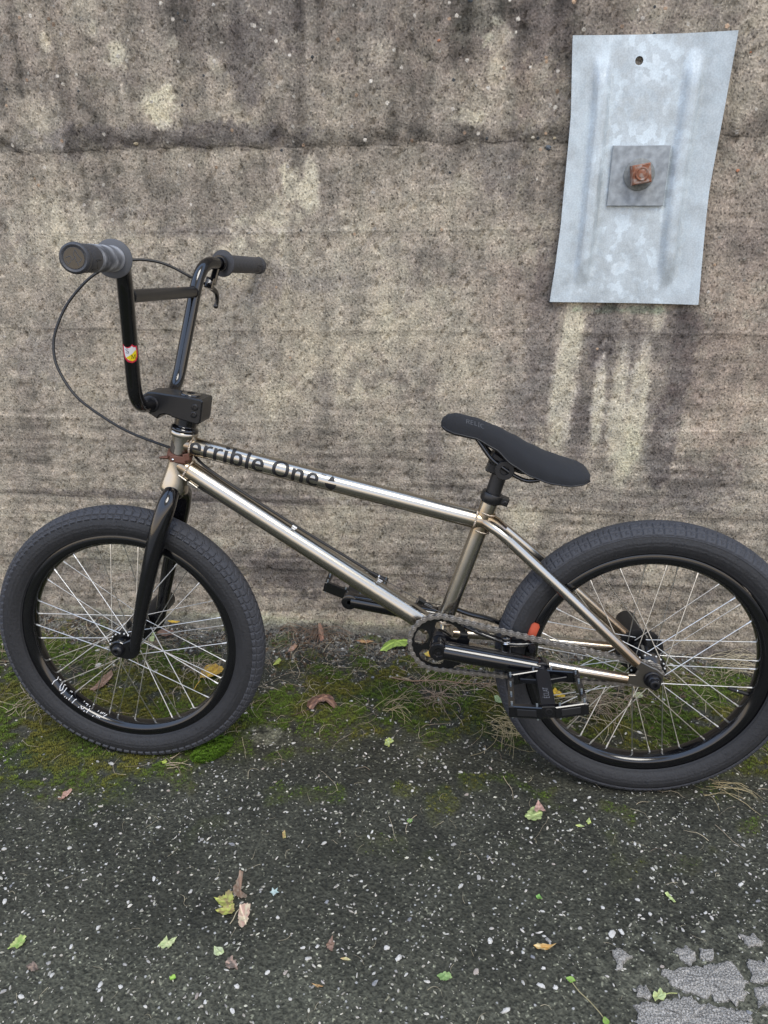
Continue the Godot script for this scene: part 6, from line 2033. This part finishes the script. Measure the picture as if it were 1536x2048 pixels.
func build_drive(bike: Node3D, at: Transform3D) -> void:
	var zd := Vector3(0, 0, 1)
	# sprocket: a plate cut by four curved windows
	var sprocket := part("sprocket", bike, at * Transform3D(Basis.IDENTITY, BB + Vector3(0, 0, SPROCKET_Z)))
	var outer := PackedVector2Array()
	var teeth := 25
	for i in teeth * 8:
		var t := fmod(i / 8.0, 1.0)
		var r := 0.0490 + 0.0045 * pow(maxf(0.0, cos((t - 0.5) * PI)), 0.8)
		var a := TAU * i / (teeth * 8) + 0.05
		outer.append(Vector2(r * cos(a), r * sin(a)))
	var csg := CSGCombiner3D.new()
	csg.name = "plate"
	sprocket.add_child(csg, true)
	var disc := CSGPolygon3D.new()
	disc.name = "disc"
	disc.polygon = outer
	disc.depth = 0.0040
	disc.position = Vector3(0, 0, 0.0020)
	disc.material = mat.gloss
	csg.add_child(disc, true)
	for w in [[16.0, 104.0, 0.0205, 0.0432], [134.0, 190.0, 0.0195, 0.0432], [206.0, 286.0, 0.0205, 0.0432], [304.0, 352.0, 0.0205, 0.0432]]:
		var hole := PackedVector2Array()
		var k := 14
		var mid := deg_to_rad((w[0] + w[1]) / 2)
		var span := deg_to_rad(w[1] - w[0]) / 2
		for i in k + 1:
			var u := -1.0 + 2.0 * i / k
			var a := mid + span * u
			var r: float = lerpf(w[2], w[3], 0.5) + (w[3] - w[2]) * 0.5 * pow(maxf(0.0, 1.0 - pow(absf(u), 4.0)), 0.5)
			hole.append(Vector2(r * cos(a), r * sin(a)))
		for i in range(1, k):
			var u := 1.0 - 2.0 * i / k
			var a := mid + span * u
			var r: float = lerpf(w[2], w[3], 0.5) - (w[3] - w[2]) * 0.5 * pow(maxf(0.0, 1.0 - pow(absf(u), 3.0)), 0.5)
			hole.append(Vector2(r * cos(a), r * sin(a)))
		var cut := CSGPolygon3D.new()
		cut.name = "window_cut"
		cut.polygon = hole
		cut.depth = 0.02
		cut.position = Vector3(0, 0, 0.010)
		cut.operation = CSGShape3D.OPERATION_SUBTRACTION
		cut.material = mat.gloss
		csg.add_child(cut, true)
	var mb := MB.new()
	mb.lathe([Vector2(0.0120, -0.006), Vector2(0.0185, -0.004), Vector2(0.0190, 0.0025), Vector2(0.0120, 0.0030)], Transform3D.IDENTITY, 30)
	obj("boss", mb, mat.gloss, sprocket)
	# cranks
	var ca := -0.1251
	var cd := Vector3(cos(ca), sin(ca), 0)
	for s in [1.0, -1.0]:
		var d: Vector3 = cd * s
		var crank := part("crank", bike, at * Transform3D(Basis.IDENTITY, BB))
		mb = MB.new()
		mb.lathe([Vector2(0.0125, 0.0440), Vector2(0.0140, 0.0445), Vector2(0.0160, 0.0455), Vector2(0.0160, 0.0752), Vector2(0.0150, 0.0768), Vector2(0.0095, 0.0768), Vector2(0.0090, 0.0735), Vector2(0.0062, 0.0735), Vector2(0.0056, 0.0748), Vector2(0.0040, 0.0748), Vector2(0.0036, 0.0715), Vector2(0.0002, 0.0715)], Transform3D(Basis.IDENTITY if s > 0 else Basis(Vector3.UP, PI), Vector3.ZERO), 34)
		obj("spindle_boss", mb, mat.gloss, crank)
		mb = MB.new()
		var z0 := Vector3(0, 0, 0.0645 * s)
		var z1 := Vector3(0, 0, 0.0690 * s)
		mb.tube([d * 0.010 + z0, d * 0.05 + z0.lerp(z1, 0.3), d * 0.12 + z0.lerp(z1, 0.7), d * 0.172 + z1], [0.0158, 0.0162, 0.0156, 0.0142], 28)
		obj("arm", mb, mat.gloss, crank)
		mb = MB.new()
		var px := Transform3D(Basis.IDENTITY if s > 0 else Basis(Vector3.UP, PI), d * 0.175)
		mb.lathe([Vector2(0.0040, 0.0570), Vector2(0.0128, 0.0570), Vector2(0.0148, 0.0580), Vector2(0.0148, 0.0790), Vector2(0.0126, 0.0800), Vector2(0.0060, 0.0800)], px, 30)
		obj("pedal_boss", mb, mat.gloss, crank)
		build_pedal(bike, at, BB + d * 0.175, s)
	# chain
	var chain := part("chain", bike, at * Transform3D(Basis.IDENTITY, Vector3(0, 0, SPROCKET_Z)))
	var c1 := Vector2(BB.x, BB.y)
	var r1 := 0.0508
	var r2 := 0.0188
	var dvec := -c1
	var dist := dvec.length()
	var base := dvec.angle()
	var off := acos((r1 - r2) / dist)
	var path := []
	# along the top from sprocket to cog, round the cog, back along the bottom, round the sprocket
	var t1 := base + off
	var t2 := base - off
	var p_top1 := c1 + Vector2(cos(t1), sin(t1)) * r1
	var p_top2 := Vector2(cos(t1), sin(t1)) * r2
	var p_bot2 := Vector2(cos(t2), sin(t2)) * r2
	var p_bot1 := c1 + Vector2(cos(t2), sin(t2)) * r1
	for i in 40:
		var t := i / 40.0
		path.append(p_top1.lerp(p_top2, t) + Vector2(0, -0.003) * sin(PI * t))
	for i in 20: path.append(Vector2(cos(lerpf(t1, t2, i / 20.0)), sin(lerpf(t1, t2, i / 20.0))) * r2)
	for i in 40:
		var t := i / 40.0
		path.append(p_bot2.lerp(p_bot1, t) + Vector2(0, -0.005) * sin(PI * t))
	for i in 60:
		var a := lerpf(t2, t1 - TAU, i / 60.0)
		path.append(c1 + Vector2(cos(a), sin(a)) * r1)
	var total := 0.0
	var cum := [0.0]
	for i in path.size():
		total += (path[(i + 1) % path.size()] - path[i]).length()
		cum.append(total)
	var n := int(round(total / 0.0127 / 2.0)) * 2
	var pitch := total / n
	var spots := []
	var seg := 0
	for i in n:
		var want := pitch * i
		while seg < path.size() - 1 and cum[seg + 1] < want: seg += 1
		spots.append((path[seg] as Vector2).lerp(path[(seg + 1) % path.size()], (want - cum[seg]) / maxf(1e-9, cum[seg + 1] - cum[seg])))
	var lo := chain_link_mesh(true)
	var li := chain_link_mesh(false)
	for i in n:
		var p: Vector2 = spots[i]
		var q: Vector2 = spots[(i + 1) % n]
		var d2 := (q - p)
		var k := d2.length() / 0.0127
		inst("chain_link", lo if i % 2 == 0 else li, mat.chain, chain, Transform3D(Basis(zd, d2.angle()).scaled_local(Vector3(k, 1, 1)), Vector3(p.x, p.y, 0)))

func build_pedal(bike: Node3D, at: Transform3D, spot: Vector3, s: float) -> void:
	# platform pedal: x fore and aft, y up, z away from the crank
	var tilt := 0.115 if s > 0 else -0.25
	var basis := Basis(Vector3(0, 0, 1), tilt)
	if s < 0: basis = basis * Basis(Vector3.UP, PI)
	var ped := part("pedal", bike, at * Transform3D(basis, spot))
	var mb := MB.new()
	mb.lathe([Vector2(0.0045, 0.0795), Vector2(0.0092, 0.0797), Vector2(0.0092, 0.0850), Vector2(0.0075, 0.0856), Vector2(0.0075, 0.0900)], Transform3D.IDENTITY, 20)
	obj("axle", mb, mat.anod, ped)
	mb = MB.new()
	var hexa := [Vector2(-0.0105, -0.0075), Vector2(0.0105, -0.0075), Vector2(0.0120, 0.0), Vector2(0.0105, 0.0078), Vector2(-0.0105, 0.0078), Vector2(-0.0120, 0.0)]
	mb.prism(hexa, 0.0880, 0.1985, 0.0012)
	obj("axle_housing", mb, mat.satin, ped)
	# cage: inner and outer bars bowed, side rails, all with bevelled edges
	mb = MB.new()
	var y0 := -0.0112
	var y1 := 0.0092
	for q in [[[-0.052, 0.1000], [-0.011, 0.0905]], [[0.011, 0.0905], [0.052, 0.1000]], [[-0.054, 0.1925], [-0.012, 0.2000]], [[0.012, 0.2000], [0.054, 0.1925]], [[-0.0125, 0.1975], [0.0125, 0.1975]]]:
		var a := Vector3(q[0][0], 0, q[0][1])
		var b := Vector3(q[1][0], 0, q[1][1])
		var x := (b - a).normalized()
		var bb := Basis(x, Vector3.UP, x.cross(Vector3.UP))
		mb = MB.new()
		mb.box((a + b) / 2 + Vector3(0, (y0 + y1) / 2, 0), Vector3((b - a).length() + 0.006, y1 - y0, 0.0088), 0.0013, bb)
		obj("cross_bar", mb, mat.gloss, ped)
	for e in [-1.0, 1.0]:
		mb = MB.new()
		var a := Vector3(0.0525 * e, 0, 0.0985)
		var b := Vector3(0.0550 * e, 0, 0.1945)
		var z := (b - a).normalized()
		mb.box((a + b) / 2 + Vector3(0, (y0 + y1) / 2, 0), Vector3(0.0096, y1 - y0 - 0.0008, (b - a).length() + 0.006), 0.0012, Basis(Vector3.UP.cross(z), Vector3.UP, z))
		obj("side_rail", mb, mat.gloss, ped)
		# inner ribs that stiffen the cage
		mb = MB.new()
		mb.box(Vector3(0.0225 * e, -0.001, 0.1085), Vector3(0.030, 0.008, 0.004), 0.0008, Basis(Vector3.UP, 0.22 * e))
		obj("rib", mb, mat.anod, ped)
	# pins
	for p in [[-0.0525, 0.102], [-0.0535, 0.132], [-0.0540, 0.162], [-0.0545, 0.190], [0.0525, 0.102], [0.0535, 0.132], [0.0540, 0.162], [0.0545, 0.190], [-0.0145, 0.0905], [0.0145, 0.0905], [-0.0170, 0.1985], [0.0170, 0.1985]]:
		for v in [1.0, -1.0]:
			mb = MB.new()
			mb.tube([Vector3(p[0], (y1 if v > 0 else y0) - v * 0.002, p[1]), Vector3(p[0], (y1 if v > 0 else y0) + v * 0.0038, p[1])], 0.0018, 7)
			obj("pin", mb, mat.pin, ped)
	# outer end: bearing cap, recesses in the edge
	mb = MB.new()
	mb.lathe([Vector2(0.0062, 0.2005), Vector2(0.0062, 0.2018), Vector2(0.0052, 0.2022), Vector2(0.0040, 0.2022), Vector2(0.0036, 0.2010), Vector2(0.0002, 0.2010)], Transform3D.IDENTITY, 20)
	obj("end_cap", mb, mat.anod, ped)
	for e in [-1.0, 1.0]:
		mb = MB.new()
		var a := Vector3(0.018 * e, -0.001, 0.2034)
		var b := Vector3(0.048 * e, -0.001, 0.1981)
		var x: Vector3 = (b - a).normalized() * e
		mb.box((a + b) / 2, Vector3(0.029, 0.0110, 0.0014), 0.0004, Basis(x, Vector3.UP, x.cross(Vector3.UP)))
		obj("edge_panel", mb, mat.satin, ped)
	if s > 0:
		mb = MB.new()
		var tr := text_tris("ÉCLAT", 0.0082)
		for i in tr.size():
			var q := tr[i]
			mb.add(Vector3(0.0040 - q.y, 0.0081, 0.1755 - q.x), Vector3.UP)
		for i in range(0, tr.size(), 3): mb.tri(i, i + 1, i + 2)
		obj("lettering", mb, mat.print_grey, ped)

func build_brake(bike: Node3D, at: Transform3D, steer: Transform3D, a0: Vector3, ax: Vector3) -> void:
	# leather strap round the head tube that holds the cable
	var strap := part("cable_strap", bike, at)
	var mb := MB.new()
	var sc := a0 + ax * 0.3735
	var sxf := axis_xf(sc, ax + Vector3(0.10, 0, 0.05))
	mb.lathe([Vector2(0.0185, -0.0062), Vector2(0.0212, -0.0060), Vector2(0.0216, -0.0045), Vector2(0.0216, 0.0045), Vector2(0.0212, 0.0060), Vector2(0.0185, 0.0062)], sxf, 40)
	obj("band", mb, mat.leather, strap)
	mb = MB.new()
	var lp := []
	for i in 15:
		var a := deg_to_rad(60.0 + 270.0 * i / 14.0)
		lp.append(sc + Vector3(-0.0165 + 0.0085 * cos(a), 0.0005 + 0.0045 * sin(a) * 0.6, 0.016 + 0.0075 * sin(a)))
	mb.tube(lp, 0.0058, 8, true, null, 0.28, ax)
	obj("loop", mb, mat.leather, strap)
	mb = MB.new()
	mb.box(sc + Vector3(0.004, -0.001, 0.0222), Vector3(0.026, 0.0110, 0.0022), 0.0008, Basis(Vector3(0, 0, 1), -0.05))
	mb.box(sc + Vector3(0.0185, 0.002, 0.0185), Vector3(0.012, 0.0125, 0.0040), 0.0012, Basis(Vector3.UP, 0.9))
	obj("tongue", mb, mat.leather, strap)
	mb = MB.new()
	mb.ball(sc + Vector3(-0.003, -0.001, 0.0238), 0.0026, 10)
	obj("rivet", mb, mat.chrome, strap)
	# cable: from the lever in a wide loop, behind the head tube, down the down tube
	var cable := part("brake_cable", bike, at)
	var st := func(r: float, s: float, z: float) -> Vector3: return (steer * Vector3(-r, s, z)) - OFF
	mb = MB.new()
	var pts := [st.call(0.070, 0.6440, -0.200), st.call(0.0956, 0.6500, -0.185), st.call(0.1369, 0.6606, -0.175), st.call(0.171, 0.6612, -0.165), st.call(0.2055, 0.6509, -0.150), st.call(0.2473, 0.6166, -0.120), st.call(0.2767, 0.5632, -0.100), st.call(0.2862, 0.5167, -0.085), st.call(0.2841, 0.4820, -0.075), st.call(0.2669, 0.4469, -0.065), st.call(0.2241, 0.4097, -0.055), st.call(0.1694, 0.3899, -0.045), st.call(0.1069, 0.3773, -0.035), st.call(0.0341, 0.3748, -0.024),
		st.call(-0.004, 0.3720, -0.0235), Vector3(-0.7990, 0.3520, -0.016), Vector3(-0.7772, 0.3345, -0.006), Vector3(-0.7348, 0.3075, 0.002), Vector3(-0.6163, 0.2325, 0.005), Vector3(-0.5187, 0.1735, 0.006), Vector3(-0.4800, 0.1495, 0.006)]
	mb.tube(curve_path(pts, 7), 0.0025, 10)
	obj("housing", mb, mat.satin, cable)
	mb = MB.new()
	var e0 := Vector3(-0.4800, 0.1495, 0.006)
	var yoke := Vector3(-0.3940, 0.0985, 0.004)
	var ed := (yoke - e0).normalized()
	mb.tube([e0, e0 + ed * 0.012], 0.0034, 10)
	mb.tube([e0 + ed * 0.014, e0 + ed * 0.023], 0.0042, 12)
	obj("ferrule", mb, mat.anod, cable)
	mb = MB.new()
	mb.tube([e0 + ed * 0.0120, e0 + ed * 0.0140], 0.0046, 12)
	obj("adjuster_ring", mb, mat.chrome, cable)
	mb = MB.new()
	mb.tube([e0 + ed * 0.022, yoke], 0.0008, 6)
	obj("inner_wire", mb, mat.dark_steel, cable)
	var dd := (BB - (a0 + ax * 0.3595)).normalized()
	var up := Vector3(-dd.y, dd.x, 0)
	for q in [Vector3(-0.6160, 0.2290, 0.0065), Vector3(-0.4660, 0.1370, 0.0065)]:
		mb = MB.new()
		mb.tube([q + dd * -0.0045, q + dd * 0.0045], 0.0036, 12)
		mb.box(q - up * 0.004 + Vector3(0, 0, 0.002), Vector3(0.007, 0.006, 0.006), 0.0008, Basis(dd, up, Vector3(0, 0, 1)))
		obj("cable_guide", mb, mat.chrome_dull, cable)
	# lever on the far grip
	var lever := part("brake_lever", bike, steer)
	var c := Vector3(-0.0595, 0.6865, -0.2140)
	mb = MB.new()
	mb.lathe([Vector2(0.0112, -0.0050), Vector2(0.0142, -0.0050), Vector2(0.0148, -0.0040), Vector2(0.0148, 0.0040), Vector2(0.0142, 0.0050), Vector2(0.0112, 0.0050)], axis_xf(c, Vector3(0.12, 0.03, -1)), 30)
	obj("clamp", mb, mat.gloss, lever)
	mb = MB.new()
	mb.box(Vector3(-0.0620, 0.6640, -0.2050), Vector3(0.012, 0.034, 0.011), 0.002, Basis(Vector3(1, 0, 0), -0.30))
	mb.box(Vector3(-0.0665, 0.6480, -0.1990), Vector3(0.016, 0.020, 0.013), 0.002, Basis(Vector3(1, 0, 0), -0.3))
	obj("body", mb, mat.gloss, lever)
	mb = MB.new()
	mb.tube([Vector3(-0.066, 0.6530, -0.186), Vector3(-0.069, 0.6455, -0.202)], 0.0042, 10)
	obj("cable_barrel", mb, mat.chrome_dull, lever)
	mb = MB.new()
	var lev := curve_path([Vector3(-0.0690, 0.6440, -0.1980), Vector3(-0.0660, 0.6385, -0.2130), Vector3(-0.0620, 0.6330, -0.2270), Vector3(-0.0600, 0.6240, -0.2350), Vector3(-0.0590, 0.6130, -0.2360), Vector3(-0.0590, 0.6060, -0.2350)], 6)
	mb.tube(lev, 0.0052, 12, true, null, 0.7, Vector3(1, 0, 0))
	mb.ball(lev[-1], 0.0050, 10)
	obj("blade", mb, mat.gloss, lever)
	# brake on the chain stays
	var brake := part("rim_brake", bike, at)
	for s in [1.0, -1.0]:
		var pivot := Vector3(-0.2430, 0.0400, 0.0340 * s)
		var upv := Vector3(-0.08, 1, 0).normalized()
		mb = MB.new()
		var bx := axis_xf(pivot, upv)
		mb.lathe([Vector2(0.0002, 0.0165), Vector2(0.0055, 0.0165), Vector2(0.0080, 0.0150), Vector2(0.0092, 0.0135), Vector2(0.0092, 0.0085), Vector2(0.0080, 0.0080)], bx, 24)
		mb.lathe([Vector2(0.0090, -0.0010), Vector2(0.0090, -0.0150), Vector2(0.0070, -0.0180)], bx, 24)
		obj("pivot", fix_if_needed(mb, pivot), mat.gloss, brake)
		mb = MB.new()
		for k in 3: mb.lathe([Vector2(0.0072, 0.0004 + 0.0026 * k), Vector2(0.0082, 0.0012 + 0.0026 * k), Vector2(0.0082, 0.0020 + 0.0026 * k), Vector2(0.0072, 0.0029 + 0.0026 * k)], bx, 24)
		obj("spring", mb, mat.chrome, brake)
		mb = MB.new()
		# arm: forward to the straddle wire, and rearward to the pad
		mb.tube(curve_path([pivot + Vector3(0, 0.002, 0), Vector3(-0.275, 0.0530, 0.0340 * s), Vector3(-0.310, 0.0640, 0.0270 * s), Vector3(-0.345, 0.0800, 0.0200 * s)], 6), 0.0062, 12, true, null, 0.75, Vector3(0, 1, 0))
		mb.tube(curve_path([pivot + Vector3(0, 0.001, 0), Vector3(-0.222, 0.0410, 0.0340 * s), Vector3(-0.203, 0.0425, 0.0310 * s), Vector3(-0.196, 0.0440, 0.0270 * s)], 6), 0.0078, 12, true, null, 0.7, Vector3(0, 1, 0))
		obj("arm", mb, mat.gloss, brake)
		mb = MB.new()
		mb.tube([Vector3(-0.2000, 0.0380, 0.0235 * s), Vector3(-0.2000, 0.0380, 0.0420 * s)], 0.0062, 12)
		mb.tube([Vector3(-0.2000, 0.0330, 0.0420 * s), Vector3(-0.2000, 0.0330, 0.0440 * s)], 0.0040, 10)
		obj("pad_bolt", mb, mat.anod, brake)
		mb = MB.new()
		var pad := []
		for k in 9:
			var a := deg_to_rad(180.0 + 8.0 - 22.0 * 0.0)
			var ang := lerpf(deg_to_rad(169.5), deg_to_rad(160.0), k / 8.0)
			pad.append(Vector3(cos(ang) * 0.2065, sin(ang) * 0.2065, 0.0215 * s))
		mb.tube(pad, 0.0078, 14, true, null, 0.5, Vector3(0, 0, 1))
		mb.tube([pad[-1], pad[-1] + (pad[-1] - pad[-2]).normalized() * 0.004], [0.0078, 0.0050], 14, true, null, 0.5, Vector3(0, 0, 1))
		obj("pad", mb, mat.orange, brake)
		mb = MB.new()
		mb.tube([Vector3(-0.345, 0.0800, 0.0200 * s), yoke + Vector3(0.002, -0.002, 0.003 * s)], 0.0009, 6)
		obj("straddle_wire", mb, mat.dark_steel, brake)
	mb = MB.new()
	mb.box(yoke, Vector3(0.015, 0.011, 0.013), 0.0025, Basis(Vector3(0, 0, 1), -0.5))
	mb.tube([yoke + Vector3(0.006, -0.004, 0.0), yoke + Vector3(0.020, -0.010, 0.0)], [0.0045, 0.0038], 10)
	obj("cable_yoke", mb, mat.gloss, brake)

func fix_if_needed(mb: MB, centre: Vector3) -> MB:
	for i in mb.n.size():
		if mb.n[i].dot(mb.v[i] - centre) < 0.0: mb.n[i] = -mb.n[i]
	var ids := mb.idx
	mb.idx = PackedInt32Array()
	for t in range(0, ids.size(), 3): mb.tri(ids[t], ids[t + 1], ids[t + 2])
	return mb

# ------------------------------------------------------------------ scene
func _ready() -> void:
	var cam := Camera3D.new()
	cam.name = "camera"
	cam.fov = rad_to_deg(2.0 * atan(1024.0 / 1463.2))
	cam.near = 0.05
	cam.far = 200.0
	cam.transform = Transform3D(Basis(Vector3.UP, 0.1266) * Basis(Vector3.RIGHT, -0.3877) * Basis(Vector3(0, 0, 1), -0.0113), Vector3(0.5683, 0.9932, 1.5719))
	add_child(cam)
	cam.current = true
	var env := Environment.new()
	env.background_mode = Environment.BG_SKY
	var sky := Sky.new()
	var sm := ProceduralSkyMaterial.new()
	sm.sky_top_color = Color(0.70, 0.80, 0.96)
	sm.sky_horizon_color = Color(0.99, 0.90, 0.76)
	sm.sky_curve = 0.2
	sm.sky_energy_multiplier = 1.05
	sm.ground_horizon_color = Color(0.30, 0.28, 0.26)
	sm.ground_bottom_color = Color(0.20, 0.19, 0.18)
	sky.sky_material = sm
	env.sky = sky
	env.tonemap_mode = Environment.TONE_MAPPER_LINEAR
	env.tonemap_exposure = 2.0
	env.sdfgi_enabled = true
	env.ssao_enabled = true
	env.ssil_enabled = true
	var we := WorldEnvironment.new()
	we.name = "environment"
	we.environment = env
	add_child(we)
	var sun := DirectionalLight3D.new()
	sun.name = "sun"
	sun.light_energy = 0.32
	sun.light_color = Color(1.0, 0.985, 0.96)
	sun.light_angular_distance = 24.0
	sun.shadow_enabled = true
	sun.transform = Transform3D(Basis.looking_at(Vector3(-0.30, -1.0, -0.62).normalized()), Vector3(0, 5, 5))
	add_child(sun)

	n_big = noise(FastNoiseLite.TYPE_SIMPLEX, 0.01, 11, 3)
	n_mid = noise(FastNoiseLite.TYPE_SIMPLEX, 0.03, 12, 3)
	n_fine = noise(FastNoiseLite.TYPE_SIMPLEX, 0.08, 13, 2)
	build_materials()
	mat.steel_dull = std(lin(0.20, 0.185, 0.165), 0.36, 1.0)
	mat.weld = std(lin(0.50, 0.42, 0.33), 0.3, 1.0)
	mat.pin = std(lin(0.55, 0.62, 0.66), 0.3, 0.9)
	mat.print_grey = std(lin(0.16, 0.16, 0.17), 0.5)
	mat.chrome_dull = std(lin(0.5, 0.5, 0.5), 0.3, 0.9)

	var ground := build_ground()
	build_wall()
	build_slabs(ground)
	build_plate()
	build_bicycle()
	build_leaves()
	build_dry_plants()
	build_pebbles(ground)
	build_moss()
